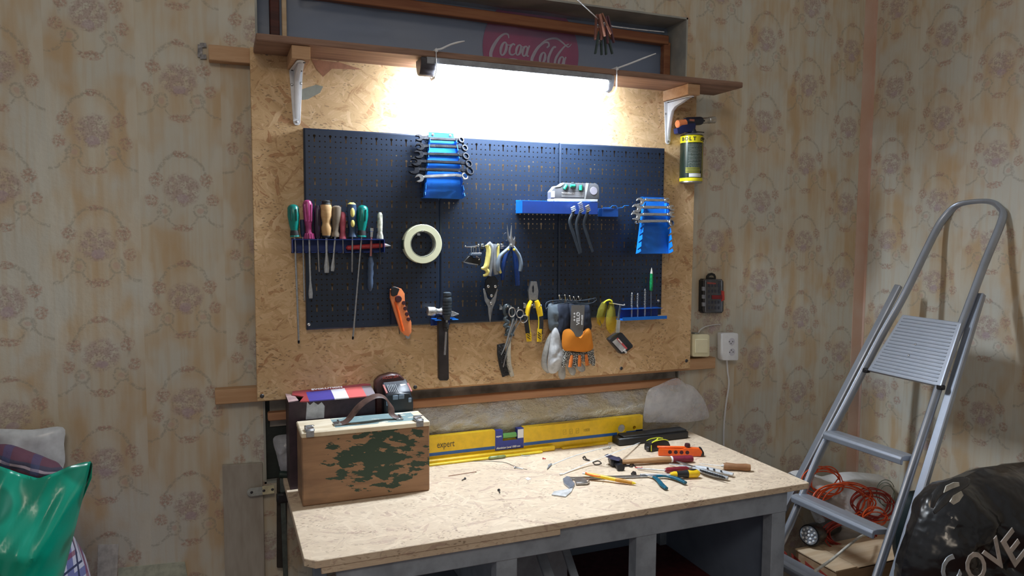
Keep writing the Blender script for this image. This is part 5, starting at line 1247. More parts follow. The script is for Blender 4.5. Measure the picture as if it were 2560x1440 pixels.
MB_ = MB(); N_ = 20; MB_.tube([pegp(1265, 592, .030)+V3((.009*cos(i*2*pi/N_), 0, .012*sin(i*2*pi/N_))) for i in range(N_)], .0009, 6, closed=True, sub=1)
solo(MB_, 'wire_ring', DSTEEL, 'thin dark wire ring beside the tips of the long nose pliers', 'ring')
# ---- yellow combination pliers
t = thing('combination_pliers', 'combination pliers with yellow and black handles hanging jaws up', 'pliers', pegp(1335, 853, .03))
MB().plate(pp([(1328, 704), (1342, 704), (1346, 728), (1344, 750), (1323, 750), (1321, 728)], .032), [pp([(1333, 712), (1335, 718), (1335, 728), (1333, 734), (1330.5, 728), (1330.5, 718)], .032)], (0, .010, 0)).build('jaws', STEEL, t, smooth=False)
for s, ya, bl, tip in ((0, [(1328, 752), (1321, 768), (1317, 790)], [(1318, 783), (1317, 805), (1321, 835)], [(1321, 832), (1323, 853)]), (1, [(1341, 752), (1347, 770), (1351, 790)], [(1350, 783), (1352, 808), (1350, 835)], [(1350, 822), (1348, 854)])):
    MB().tube(pp(ya, .034), [.0075, .0105, .0095], 12, flat=(1, .7)).build('handle', YEL, t)
    MB().tube(pp(bl, .034), [.0090, .0092, .0092], 12, flat=(1, .7)).build('grip', BLKR, t)
    MB().tube(pp(tip, .034), [.0098, .0085], 12, flat=(1, .72)).build('grip_end', YEL, t)
    k = 1 if s == 0 else -1
    MB().tube(pp([(a+k*5, b_) for a, b_ in (ya[2], bl[1], bl[2])], .038), .0020, 6).build('yellow_piping', YELP, t)
    mb = MB()
    for i in range(3): c_ = pegp((1321 if s == 0 else 1349)+k*1, 833+i*6, .0405); mb.bar(c_+V3((-.005, 0, .004)), c_+V3((.005, 0, -.004)), .0022, .0016, upv=OUT)
    mb.build('chevrons', BLKR, t)
hook(pegp(1312, 764), .050, lab='chrome hook left of the yellow and black combination pliers', sx=.004)
hook(pegp(1336, 764), .052, lab='chrome hook holding up the yellow and black combination pliers')
# ---- wire brush with finger grip
t = thing('hand_brush', 'wire brush with dark moulded finger grip hanging at the board\'s bottom edge', 'brush', pegp(1265, 942, .03))
DG = mat('dark_green_metal', (.10, .125, .14), .3, .4, var=.2)
MB().tube(pp([(1282, 800), (1278, 775), (1268, 764), (1261, 770), (1262, 785), (1268, 795)], .030), [.004, .0048, .0065, .006, .005, .0035], 10).build('grip_loop', DG, t)
MB().tube(pp([(1268, 790), (1262, 798), (1270, 806), (1262, 814), (1272, 820), (1268, 828), (1276, 838)], .030), [.005, .006, .0065, .0065, .007, .0075, .008], 10).build('finger_grip', DG, t)
MB().prism(pp([(1262, 841), (1268, 826), (1283, 826), (1288, 841)], .034), (0, .012, 0), .003).build('ferrule', DG, t)
MB().tube(pp([(1280, 790), (1282, 810), (1281, 828)], .026), .0075, 10).build('grip_back', DG, t)
MB().prism(pp([(1272, 842), (1279, 842), (1277, 880), (1279, 910), (1287, 940), (1277, 943), (1268, 915), (1266, 880)], .032), (0, .008, 0), .002).build('strip', mat('bone_strip', (.60, .55, .45), .45), t)
random.seed(4)
mb = MB(); mb.prism(pp([(1244, 862), (1262, 858), (1264, 880), (1270, 910), (1276, 936), (1257, 943), (1249, 915), (1244, 885)], .026), (0, .006, 0)); br = mb.build('bristle_pad', mat('bristle_black', (.02, .02, .022), .6), t)
mb = MB()
for i in range(160):
    f = random.random(); g = random.random(); x = 1244+f*14+g*17; y = 860+f*80
    p = pegp(x, y, .028); mb.bar(p, p+V3((random.uniform(-.006, .006), -.010, random.uniform(-.006, .006))), .0006, .0006)
o = mb.build('bristles', mat('bristle_shiny', (.20, .20, .21), .3, .8), t, smooth=False); o['kind'] = 'stuff'
hook(pegp(1252, 768), .045, lab='chrome hook holding the wire brush grip', sx=.006)
# ---- forceps and scissors
def ringpx(c, rx, ry, of, r, m, t, nm='finger_ring', ti=0):
    c = pegp(*c, of); N = 22; MB().tube([c+V3((rx*cos(a)*cos(ti)-ry*sin(a)*sin(ti), 0, rx*cos(a)*sin(ti)+ry*sin(a)*cos(ti))) for a in [2*pi*i/N for i in range(N)]], r, 8, closed=True, sub=1).build(nm, m, t)
t = thing('scissors', 'slim steel scissors hanging crossed over the wire brush', 'scissors', pegp(1258, 919, .05))
ringpx((1280, 780), .0105, .0145, .050, .0022, CHROME, t); ringpx((1300, 784), .0115, .0125, .050, .0022, CHROME, t)
MB().tube(pp([(1284, 797), (1274, 830), (1266, 859), (1253, 888)], .049), [.0030, .0030, .0032, .0012], 8, flat=(1, .5)).build('blade', CHROME, t)
MB().tube(pp([(1292, 796), (1290, 806), (1283, 815), (1270, 845)], .047), [.0022, .0030, .0030, .0026], 8, flat=(1, .5)).build('blade', STEEL, t)
t = thing('forceps', 'long steel forceps with one ring hanging over the wire brush', 'forceps', pegp(1256, 920, .042))
ringpx((1310, 797), .0130, .0110, .043, .0018, CHROME, t, ti=.6)
MB().tube(pp([(1300, 803), (1288, 822), (1272, 860), (1264, 890), (1258, 918)], .043), [.0024, .0030, .0034, .0036, .0026], 8, flat=(1, .5)).build('arm', STEEL, t)
hook(pegp(1275, 770), .060, lab='chrome hook carrying the slim scissors', sx=.004)

# ---- gloves
gl = thing('leather_work_glove', 'pale grey leather work glove with slate cuff hanging left in the bundle', 'glove', pegp(1390, 935, .03))
LG = mat('pale_leather', (.55, .56, .58), .55, var=.16, vs=30, bmp=.3); LG2 = mat('grey_leather', (.42, .42, .41), .6, var=.2, vs=30, bmp=.3)
MB().pillow(pp([(1370, 764), (1385, 760), (1402, 764), (1402, 800), (1398, 835), (1385, 830), (1372, 820)], .020), OUT, .014, .008, .003, 40).build('cuff', mat('slate_knit', (.11, .14, .17), .7, bmp=.4), gl)
MB().pillow(pp([(1383, 815), (1396, 822), (1402, 850), (1410, 880), (1404, 912), (1394, 928), (1384, 934), (1372, 930), (1369, 905), (1374, 865)], .026), OUT, .016, .010, .006, 30).build('hand', LG, gl)
MB().tube(pp([(1381, 830), (1371, 855), (1362, 890), (1361, 915), (1372, 930)], .016), [.005, .009, .010, .010, .006], 10).build('thumb', LG2, gl)
g2 = thing('work_glove', 'grey tipped glove hanging lowest, behind the orange one', 'glove', pegp(1415, 945, .02))
for q in ([(1404, 860), (1403, 900), (1405, 938), (1404, 948)], [(1420, 880), (1422, 905), (1431, 928), (1431, 938)], [(1442, 890), (1446, 910), (1455, 922), (1458, 928)]): MB().tube(pp(q, .016), [.012, .013, .013, .006], 12, flat=(1, .7)).build('finger', LG2, g2)
MB().pillow(pp([(1392, 835), (1425, 835), (1450, 850), (1455, 895), (1425, 905), (1396, 900)], .012), OUT, .010, .010, .003, 30).build('palm', LG2, g2)
g3 = thing('cuff_gloves', 'dark navy glove cuffs hanging from the hooks above the orange glove', 'glove', pegp(1435, 850, .03))
NK = mat('navy_knit', (.018, .026, .05), .75, bmp=.4)
for q in ([(1392, 764), (1410, 760), (1424, 764), (1424, 815), (1418, 850), (1402, 850), (1390, 835), (1388, 800)], [(1420, 762), (1440, 762), (1450, 764), (1448, 810), (1430, 830), (1420, 815)], [(1452, 764), (1464, 762), (1474, 765), (1477, 800), (1478, 824), (1462, 830), (1452, 815)]):
    MB().pillow(pp(q, .024), OUT, .014, .010, .003, 45, seed=q[0][0]).build('cuff', NK, g3)
og = thing('orange_glove', 'orange knitted glove with black and white printed fingers, front of the bundle', 'glove', pegp(1446, 912, .04))
om, ob = newmat('orange_knit'); ox, oy, oz = sep(coords('World')); rb = ((ox*420.0+oz*260.0).fract()-.5).abs()
setb(ob, Base_Color=mixc(rb*1.2, (.85, .30, .02), (.62, .17, .01)), Roughness=.7); bump(ob, rb, .6, .0015)
MB().pillow(pp([(1407, 830), (1424, 822), (1430, 832), (1444, 842), (1458, 838), (1466, 822), (1476, 824), (1481, 850), (1482, 872), (1462, 880), (1430, 878), (1407, 872)], .040), OUT, .012, .008, .002, 40).build('back', om, og)
cm, cb_ = newmat('black_white_print'); cx_, cy_, cz_ = sep(coords('World')); vv = voro(comb(cx_*330, cz_*300), 1.0, 'Distance', dim='2D')
setb(cb_, Base_Color=mixc(vv.step(.42, .50), (.015, .015, .017), (.55, .55, .52)), Roughness=.7)
MB().pillow(pp([(1407, 873), (1430, 880), (1462, 881), (1482, 872), (1485, 890), (1484, 912), (1470, 905), (1440, 905), (1410, 912), (1403, 895)], .034), OUT, .010, .006, .001, 40).build('printed_band', cm, og)
OT = mat('orange_finger', (.80, .22, .04), .7)
for q in ([(1430, 888), (1427, 905), (1425, 918)], [(1449, 888), (1449, 905), (1449, 916)], [(1465, 886), (1467, 903), (1468, 913)]): MB().tube(pp(q, .044), [.005, .0065, .006], 10, flat=(1, .7)).build('finger', OT, og)
for q in ([(1416, 880), (1411, 900), (1409, 918)], [(1440, 890), (1439, 908), (1437, 918)], [(1480, 885), (1483, 902), (1483, 914)]): MB().tube(pp(q, .038), [.006, .008, .0055], 10, flat=(1, .7)).build('finger', cm, og)
lb = thing('glove_label', 'dark patterned cardboard label hanging over the orange glove', 'label', pegp(1443, 840, .055))
lm_, lbb = newmat('patterned_card'); cx_, cy_, cz_ = sep(coords('World')); q1 = ((cx_*260+cz_*260).fract()-.5).abs(); q2 = ((cx_*260-cz_*260).fract()-.5).abs()
setb(lbb, Base_Color=mixc(q1.min(q2).step(.05, .12), (.33, .32, .30), (.075, .07, .07)), Roughness=.4)
MB().prism(pp([(1429, 763), (1462, 763), (1459, 815), (1457, 835), (1450, 842), (1440, 842), (1435, 832), (1426, 822)], .057), (0, .001, 0)).build('card', lm_, lb, smooth=False)
mb = MB(); mb.text('VELO', .0165, frame(pegp(1449, 812, .0585), (0, 0, 1), (-1, 0, 0)), bold=.0004, sx=1.05); mb.text('FITNESS', .0075, frame(pegp(1457, 812, .0585), (0, 0, 1), (-1, 0, 0)), bold=.0002, sx=1.2)
mb.build('lettering', WHTXT, lb)
mb = MB()
for i in range(3): c_ = pegp(1436, 800-i*8, .0583); mb.box(c_, (.005, .0004, .005), Matrix.Rotation(.785, 3, 'Y'))
mb.build('diamonds', WHTXT, lb, smooth=False)
mb = MB()
for q in ([(1372, 765), (1364, 772), (1368, 755), (1400, 750), (1440, 752), (1470, 750), (1488, 745), (1489, 752), (1470, 760), (1430, 762)], [(1375, 758), (1410, 754), (1460, 758), (1484, 756), (1482, 747), (1450, 752), (1400, 760)], [(1378, 762), (1420, 757), (1470, 762)], [(1366, 776), (1365, 762), (1380, 752), (1420, 750)]): mb.tube(pp(q, .050), .0010, 6)
solo(mb, 'elastic_cord', mat('slate_cord', (.06, .085, .12), .5), 'loops of slate coloured cord draped over the hanging gloves', 'cord')
for i, (a, b_) in enumerate((((1398, 739), (1410, 750)), ((1412, 738), (1418, 752)), ((1424, 740), (1430, 752)), ((1434, 743), (1440, 752)), ((1446, 742), (1449, 751)))):
    mb = MB(); p = pegp(a[0]+4, a[1]+1, 0); e = pegp(*a, .055); mb.tube([p+V3((0, .004, 0)), p+OUT*.02, e], .0017, 7); mb.ball(e, .0028, 8); mb.tube([pegp(a[0]+1, a[1], .045), pegp(a[0]+2, b_[1]-3, .046), pegp(a[0]+4, b_[1], .047), pegp(a[0]+7, b_[1]-5, .046)], .0011, 6)
    solo(mb, 'pegboard_hook', CHROME, ['first', 'second', 'third', 'fourth', 'fifth'][i]+' chrome hook from the left in the row above the gloves', 'hook', 'hooks above the gloves')
# ---- yellow safety glasses
sg = thing('safety_glasses', 'yellow tinted safety glasses hanging right of the gloves', 'safety glasses', pegp(1515, 830, .05))
ym, yb = newmat('yellow_lens'); nt = ym.node_tree
tr = nt.nodes.new('ShaderNodeBsdfTransparent'); tr.inputs[0].default_value = (.98, .88, .30, 1); mx = nt.nodes.new('ShaderNodeMixShader'); mx.inputs[0].default_value = .12
setb(yb, Base_Color=(.85, .82, .20, 1), Roughness=.06); nt.links.new(tr.outputs[0], mx.inputs[1]); nt.links.new(yb.outputs[0], mx.inputs[2]); nt.links.new(mx.outputs[0], nt.nodes['Material Output'].inputs[0])
def shell(pts, of, bulge, nm, m, t):
    P = pp(pts, of); c_ = sum(P, V3((0, 0, 0)))/len(P); b = MB(); prev = None
    for k in range(6, 0, -1):
        f = k/6; rg = [b.b.verts.new(c_+(p-c_)*f+OUT*bulge*(1-f*f)) for p in P]
        if prev:
            for i in range(len(P)): b.b.faces.new((prev[i], prev[(i+1) % len(P)], rg[(i+1) % len(P)], rg[i]))
        prev = rg
    b.b.faces.new(prev); o = b.build(nm, m, t); md = o.modifiers.new('s', 'SOLIDIFY'); md.thickness = .0015; return o
shell([(1514, 750), (1504, 756), (1495, 772), (1491, 792), (1493, 808), (1500, 815), (1509, 806), (1514, 785), (1518, 765)], .040, .010, 'lens', ym, sg)
shell([(1524, 753), (1534, 760), (1539, 780), (1541, 805), (1536, 828), (1526, 835), (1516, 822), (1514, 800), (1517, 775)], .055, .012, 'lens', ym, sg)
MB().tube(pp([(1509, 758), (1516, 752), (1524, 750), (1530, 754), (1528, 760)], .058), [.0018, .0028, .0030, .0028, .0018], 8).build('bridge', mat('clear_yellow', (.75, .75, .05), .15, coat=.5), sg)
MB().tube(pp([(1499, 800), (1503, 812), (1502, 820)], .05), .0014, 6).build('nose_pad', mat('smoke', (.10, .08, .03), .4), sg)
mb = MB(); mb.tube([pegp(1524, 757, -.003), pegp(1524, 757, .04), pegp(1560, 763, .075)], [.0022, .0022, .0016], 8, smooth=False); mb.ball(pegp(1561, 762, .076), .003, 8)
solo(mb, 'pegboard_hook', CHROME, 'long chrome hook between the yellow glasses and the drill shelf', 'hook')
# ---- hanging compact tape measure
tm2 = thing('tape_measure', 'small dark tape measure with a red and silver label hanging by its strap', 'tape measure', pegp(1555, 886, .05))
rotc = pegp(1554, 859, .050)
ex = (pegp(1584, 868, .05)-pegp(1553, 832, .05)).normalized(); ez = V3((0, -1, 0)); ey = ez.cross(ex)
q = [pegp(*a, .058) for a in ((1524, 850), (1528, 845), (1550, 832), (1556, 832), (1582, 862), (1583, 868), (1562, 884), (1553, 885))]
MB().prism(q, (0, .026, 0), .004, 2).build('case', mat('dark_slate_case', (.03, .033, .045), .4), tm2)
ll_ = [pegp(*a, .0590) for a in ((1531, 855), (1545, 844), (1569, 871), (1555, 881))]
MB().prism(ll_, (0, .0006, 0)).build('label', mat('silver_label', (.50, .50, .54), .4), tm2, smooth=False)
r_ = [pegp(*a, .0594) for a in ((1541, 847), (1545, 844), (1569, 871), (1565, 874))]
MB().prism(r_, (0, .0003, 0)).build('red_band', mat('red_band', (.55, .10, .12), .4), tm2, smooth=False)
e1_ = (pegp(1569, 871, .06)-pegp(1545, 844, .06)).normalized()
mb = MB(); mb.text('5m', .0130, frame(pegp(1558, 876, .0598), e1_, V3((.6, 0, .8))), bold=.0004); mb.text('MATRIX', .0055, frame(pegp(1545, 849, .0598), e1_, V3((.6, 0, .8))), bold=.0002); mb.build('lettering', WHTXT, tm2)
MB().tube(pp([(1551, 763), (1547, 790), (1545, 830)], .058), [.0035, .0045, .004], 8, flat=(1, .2), nrm=OUT).build('strap', mat('slate_strap', (.10, .13, .18), .5), tm2)
MB().prism(pp([(1542, 800), (1551, 800), (1549, 832), (1540, 832)], .060), (0, .002, 0)).build('strap_tag', mat('pale_tag', (.45, .48, .52), .5), tm2, smooth=False)
# ---- drill shelf, drills
bs = thing('drill_shelf', 'bright blue steel shelf for drill bits at the pegboard\'s lower right corner', 'shelf', pegp(1605, 800, .02))
dz1, dz0 = pegp(1605, 771, .022).z, pegp(1605, 799, .045).z; dx0, dx1 = pegp(1555, 785, .02).x, pegp(1652, 785, .02).x
MB().mm((dx0, YP-.0022, dz0), (dx1, YP-.0006, dz1+.002)).build('back_plate', BLUED, bs, smooth=False)
MB().mm((dx0, YP-.030, dz1-.0015), (dx1, YP-.0022, dz1)).build('top_shelf', mat('mid_blue2', (.006, .085, .38), .38, var=.05), bs, smooth=False)
xe_ = pegp(1667, 797, .045).x
MB().mm((pegp(1556, 797, .045).x, YP-.046, dz0-.001), (xe_, YP-.0022, dz0+.0015)).build('lower_shelf', BLUE, bs, smooth=False)
MB().mm((pegp(1556, 797, .045).x, YP-.046, dz0+.0015), (xe_, YP-.0445, dz0+.010)).build('lip', BLUE, bs, smooth=False)
def drill(top, r, m, lab):
    a = pegp(*top, .018); b_ = V3((a.x, a.y, dz0+.0022)); t = thing('drill_bit', lab, 'drill bit', b_, 'drill bits'); L = (a.z-b_.z); fl_ = L*.55
    bb = MB(); N = 30; rows = []
    for i in range(N+1):
        z = a.z-fl_*i/N; tw = i*.75; s_ = min(1, i/2.5+.05)
        rows.append([bb.b.verts.new((a.x+r*s_*cos(2*pi*k/12+tw)*(1 if k % 6 in (0, 1, 5) else .55), a.y+r*s_*sin(2*pi*k/12+tw)*(1 if k % 6 in (0, 1, 5) else .55), z)) for k in range(12)])
    for i in range(N):
        for k in range(12): bb.b.faces.new((rows[i][k], rows[i][(k+1) % 12], rows[i+1][(k+1) % 12], rows[i+1][k]))
    bb.b.faces.new(rows[0]); bb.build('flute', m, t); MB().cyl((a.x, a.y, a.z-fl_), b_, r*.92, 12).build('shank', STEEL, t)
drill((1580, 731), .0032, CHROME, 'short bright drill bit, leftmost on the drill shelf')
drill((1595, 732), .0030, mat('grey_drill', (.33, .34, .38), .35, .8), 'thin darker drill bit, middle one on the drill shelf')
drill((1613, 722), .0040, CHROME, 'thickest and tallest silver drill bit on the drill shelf')
gp = thing('green_tool', 'green handled pointed tool standing upright on the drill shelf', 'tool', pegp(1628, 792, .018))
a, b_, c_, d_ = pegp(1629, 669, .018), pegp(1629, 684, .018), pegp(1628, 727, .018), pegp(1628, 770, .018)
MB().lathe(a, b_, [(0, .0008), (1, .0050)], 12).build('tip', mat('silver_tip', (.78, .78, .72), .3, .4), gp)
MB().lathe(b_, c_, [(0, .0050), (.5, .0060), (.95, .0056), (1, .004)], 14).build('handle', mat('wrapped_green', (.01, .33, .11), .3, var=.3, vs=160), gp)
MB().lathe(c_, V3((d_.x, d_.y, dz0+.002)), [(0, .0022), (1, .0022)], 10).build('shaft', mat('slate_shaft', (.06, .07, .09), .5), gp)

# ================================================================== ON THE WALL RIGHT OF THE BOARD
# gas torch
cy = YO-.040; c0 = atY(1727, 458, cy); c1 = atY(1727, 338, cy); cr = (atY(1751, 400, cy)-atY(1703, 400, cy)).length/2*.985
cx_ = c0.x; zt0, zt1 = c0.z, c1.z; Hc = zt1-zt0
gt = thing('gas_torch', 'gas torch on a yellow and black canister hanging right of the pegboard', 'gas torch', (cx_, cy, zt0))
def cylp(z0_, z1_, r_, m, nm, seg=36): return MB().lathe((cx_, cy, z0_), (cx_, cy, z1_), [(0, r_), (1, r_)], seg).build(nm, m, gt)
canm, cnb = newmat('canister_print'); kx, ky, kz = sep(coords('World')); zz = (kz-zt0)*(1/Hc); xx = (kx-cx_)*(1/cr)
lines = ((zz*34.0).fract() < .30)*(zz > .24)*(zz < .80)*(xx > -.78)*(xx < .42)*(noi(comb(kx*500, (zz*34.0).floor()*7.0), 1.0) > .42)
c = mixc((zz > .10)*(zz < .83), (.85, .76, .02), (.018, .03, .022)); c = mixc(lines*.7, c, (.45, .50, .47))
gold = ((zz*34.0).fract() < .4)*(zz > .20)*(zz < .31)*(xx < .25)*(xx > -.9); c = mixc(gold*.8, c, (.65, .62, .05))
wht = (zz > .115)*(zz < .19)*(xx > -.72)*(xx < .35); c = mixc(wht, c, (.72, .74, .74))
seam = ((xx-.52).abs() < .035); c = mixc(seam, c, (.55, .50, .05))
vert = (xx > .68)*(xx < .80)*(zz > .12)*(zz < .80)*(noi(comb(kz*420, kz*3), 1.0) > .47); c = mixc(vert*.8, c, (.6, .55, .2))
setb(cnb, Base_Color=c, Roughness=.25, Metallic=.25)
MB().lathe((cx_, cy, zt0), (cx_, cy, zt1), [(0, cr*.9), (.012, cr*.96), (.03, cr*.93), (.035, cr), (.965, cr), (.975, cr*.95), (.99, cr*.8), (1.02, cr*.45)], 40).build('canister', canm, gt)
MB().lathe((cx_, cy, zt0-.001), (cx_, cy, zt0+.005), [(0, cr*.88), (.4, cr*.99), (1, cr*.985)], 40).build('rim', STEEL, gt)
MB().lathe((cx_, cy, zt1-.002), (cx_, cy, zt1+.006), [(0, cr*1.005), (.3, cr*.98), (.6, cr*.78), (1, cr*.6)], 40).build('shoulder', STEEL, gt)
def arct(string, size, z, a0, m, nm, r_=cr, bold=.0003, step=.8):
    mb = MB(); an = a0
    for ch in string:
        if ch != ' ': mb.text(ch, size, frame((cx_+r_*1.006*sin(an), cy-r_*1.006*cos(an), z), (cos(an), sin(an), 0), (0, 0, 1)), bold=bold, align='CENTER')
        an += size*step/r_
    mb.build(nm, m, gt)
arct('BOLT', .0170, zt0+Hc*.868, -1.45, BKTXT, 'lettering', step=.82, bold=.0006); arct('B', .0170, zt0+Hc*.868, 1.12, BKTXT, 'lettering', bold=.0006)
mb = MB(); st_ = (('б', .10), ('/', .36), ('у', .52))
for ch, an in st_: mb.text(ch, .0165, frame((cx_+cr*1.012*sin(an+.05), cy-cr*1.012*cos(an+.05), zt0+Hc*.868), (cos(an), sin(an), 0), (0, 0, 1)), bold=.0004, shear=.3)
mb.build('handwriting', BKTXT, gt)
def gp_(a, b_, o=0.0): return atY(a, b_, cy-o)
NV = mat('deep_blue_plastic', (.012, .022, .11), .35)
mb = MB(); mb.prism([gp_(*q, .012) for q in ((1693, 320), (1695, 333), (1702, 336), (1716, 330), (1738, 330), (1740, 312), (1736, 302), (1712, 302), (1700, 318))], (0, .024, 0), .003, 2); mb.build('head', NV, gt)
MB().lathe((cx_+.002, cy, zt1+.004), gp_(1729, 318), [(0, .016), (.4, .014), (1, .011)], 18).build('neck', mat('black_blue', (.015, .018, .035), .4), gt)
MB().lathe(gp_(1712, 304), gp_(1754, 302), [(0, .012), (.15, .0145), (.9, .0145), (1, .0125)], 20).build('barrel', mat('black_blue', (.015, .018, .035), .4), gt)
MB().lathe(gp_(1692, 310.5), gp_(1713, 308), [(0, .0108), (.08, .0135), (1, .0135)], 20).build('knob', ORGL, gt)
tb_ = MB().lathe(gp_(1753, 302), gp_(1787, 299.5), [(0, .0108), (.55, .0108), (.56, .0118), (.97, .0122), (1, .0105)], 20).build('flame_tube', mat('nozzle_steel', (.52, .48, .42), .35, .9), gt)
p = gp_(1760, 302, .0105); MB().cyl(p, p+OUT*.0012, .0035, 12).build('air_hole', BKTXT, tb_)
MB().box(gp_(1730, 300.5, .0146), (.020, .0008, .007)).build('red_plate', mat('rust_label', (.35, .12, .08), .5), gt, smooth=False)
MB().tube([gp_(1735, 329, .004), gp_(1748, 330, .004), gp_(1760, 331, .002)], .0018, 6).build('lever', BLACK, gt)
# bit case
bc = thing('bit_case', 'small dark transparent bit set case with red latch hanging on wallpaper', 'bit case', atY(1782, 783, -.02))
def wp(pts, y): return [atY(a, b, y) for a, b in pts]
MB().prism(wp([(1755, 702), (1759, 697), (1805, 698), (1809, 704), (1809, 778), (1804, 783), (1758, 783), (1754, 778)], -.022), (0, .020, 0), .003, 2).build('tray', mat('case_black', (.012, .014, .02), .35), bc)
cl_ = mat('smoky_clear', (.06, .065, .09), .12, trans=.35, coat=.8)
MB().prism(wp([(1761, 701), (1764, 698), (1803, 698), (1807, 702), (1807, 778), (1803, 782), (1763, 782), (1760, 777)], -.034), (0, .0118, 0), .003, 2).build('lid', cl_, bc)
MB().tube(wp([(1764, 701), (1804, 701), (1805, 780), (1764, 780)], -.0345), .0011, 6, closed=True, smooth=False).build('lid_edge', mat('lid_highlight', (.35, .37, .42), .2), bc)
for y_ in (722, 742, 761): MB().prism(wp([(1757, y_-5), (1763, y_-5), (1763, y_+5), (1757, y_+5)], -.036), (0, .008, 0), .001).build('hinge_tab', mat('tab_grey', (.30, .32, .38), .35), bc)
for i in range(4):
    for j in range(5):
        a_ = atY(1773+i*8, 713+j*14, -.0345); MB().mm((a_.x-.004, -.0352, a_.z-.006), (a_.x+.004, -.034, a_.z+.004), bev=.0008).build('bit_slot', mat('slot_slate', (.035, .04, .07), .3), bc, smooth=False) if (i, j) not in ((1, 2), (2, 2), (3, 2)) else None
MB().prism(wp([(1780, 738), (1806, 738), (1806, 748), (1780, 748)], -.0365), (0, .002, 0), .0006).build('red_label', mat('dark_red_label', (.22, .012, .018), .4), bc, smooth=False)
MB().prism(wp([(1804, 726), (1811, 728), (1812, 750), (1804, 754)], -.036), (0, .014, 0), .001).build('latch', mat('case_red', (.50, .04, .03), .4), bc)
MB().prism(wp([(1768, 705), (1790, 707), (1790, 711), (1768, 710)], -.0358), (0, .001, 0)).build('brand_plate', mat('faded_red', (.32, .07, .06), .5), bc, smooth=False)
mb = MB(); mb.plate(wp([(1766, 698), (1767, 690), (1772, 684), (1780, 682), (1787, 685), (1790, 691), (1790, 698)], -.014), [wp([(1771, 693), (1775, 689), (1780, 688), (1785, 690), (1787, 694)], -.014)], (0, .004, 0)); mb.build('hanger', BLACK, bc, smooth=False)
# switch
sw = thing('light_switch', 'cream coloured light switch on the end of the lower batten', 'light switch', atY(1750, 893, -.05))
def rrect(x0, y0, x1, y1, r, y, n=5):
    P = []
    for cx1_, cy1_, a0 in ((x1-r, y0+r, -pi/2), (x1-r, y1-r, 0), (x0+r, y1-r, pi/2), (x0+r, y0+r, pi)):
        for i in range(n+1): an = a0+pi/2*i/n; P.append(atY(cx1_+r*cos(an), cy1_+r*sin(an), y))
    return P
MB().prism(rrect(1731, 836, 1774, 892, 5, -.058), (0, .016, 0), .003, 2).build('plate', CREAM, sw)
MB().prism(rrect(1727, 838, 1770, 890, 4, -.040), (0, .0385, 0), .002, 2).build('box', CREAM, sw)
MB().prism(rrect(1738, 848, 1770, 883, 2, -.0625), (0, .005, 0), .0015).build('rocker', mat('cream_light', (.83, .78, .55), .35, var=.02), sw)
MB().prism(rrect(1737, 832, 1748, 838, 1, -.045), (0, .02, 0)).build('cable_entry', mat('dull_grey', (.33, .35, .33), .5), sw, smooth=False)
mb = MB(); mb.tube([atY(1746, 832, -.035), atY(1752, 823, -.03), atY(1768, 815, -.016), atY(1793, 811, -.006), atY(1800, 812, -.004)], .0028, 8, flat=(1, .6)); solo(mb, 'white_cable', WPL, 'short white cable curving up from the cream switch', 'cable')
# socket
so = thing('wall_socket', 'white double wall socket right of the cream switch', 'socket', atY(1826, 902, -.02))
MB().prism(rrect(1802, 836, 1836, 901, 4, -.012), (0, .0115, 0), .001).build('back_box', WPL, so)
MB().prism(rrect(1806, 833, 1846, 901, 4, -.042), (0, .030, 0), .003, 2).build('cover', WPL, so)
for q, pins in (((1829, 854), ((-8, 0), (4, 0), (-2, 6.5))), ((1830, 880), ((-8, 1), (4, 0), (-2, -6.5)))):
    p = atY(*q, -.042); s_ = MB().lathe(p+OUT*.0006, p+V3((0, .0004, 0)), [(0, .0165), (.4, .0160), (1, .0145)], 28).build('outlet_ring', mat('ring_white', (.86, .87, .9), .3, var=.01), so)
    MB().lathe(p+OUT*.0010, p+V3((0, .0006, 0)), [(0, .0142), (1, .0140)], 28).build('outlet_face', mat('outlet_grey', (.62, .62, .70), .4, var=.02), so)
    for dx, dy in pins: pp_ = atY(q[0]+dx*.72, q[1]+dy*.72, -.0432); MB().cyl(pp_, pp_+V3((0, .0006, 0)), .0021, 10).build('pin_hole', BKTXT, s_)
mb = MB(); mb.tube([atY(1817, 900, -.008), atY(1819, 930, -.006), atY(1822, 960, -.006), atY(1815, 1010, -.006), atY(1810, 1060, -.006), atY(1809, 1110, -.006), atY(1812, 1200, -.006), atY(1815, 1440, -.006)], .0032, 8); solo(mb, 'white_cable', WPL, 'white power cable running down the wall below the socket', 'cable')

# ================================================================== LEFT: boards, clamp, bags
t = thing('old_plank', 'weathered pale grey board standing against the wall left of the bench', 'board', (-.19, -.02, 0))
pm2 = wood('weathered_board', (.46, .43, .38), (.34, .30, .25), ax=(14, 10, 3), rough=.45)
a, b_, = atY(556, 1168, -.030), atY(657, 1162, -.030)
MB().prism([(a.x, -.030, 0.0), (b_.x+.0, -.030, 0.0), (b_.x, -.014, b_.z), (a.x, -.014, a.z)], (0, .012, 0), .001).build('board', pm2, t, smooth=False)
mb = MB(); q0 = atY(629, 1231, -.034); q1 = atY(686, 1223, -.034); 
d = (q1-q0).normalized(); s_ = d.cross(OUT).normalized(); W = .0125
t = thing('metal_strap', 'pale flat strip with a rounded metal end across the weathered board', 'strap', q0)
P = [q0+s_*W*cos(an)+d*-W*sin(an) for an in [pi*i/8 for i in range(9)]]
MB().prism([q0+d*.030+s_*W]+P+[q0+d*.030-s_*W], (0, .002, 0), .0004).build('metal_end', mat('pale_zinc', (.48, .52, .50), .4, .4), t)
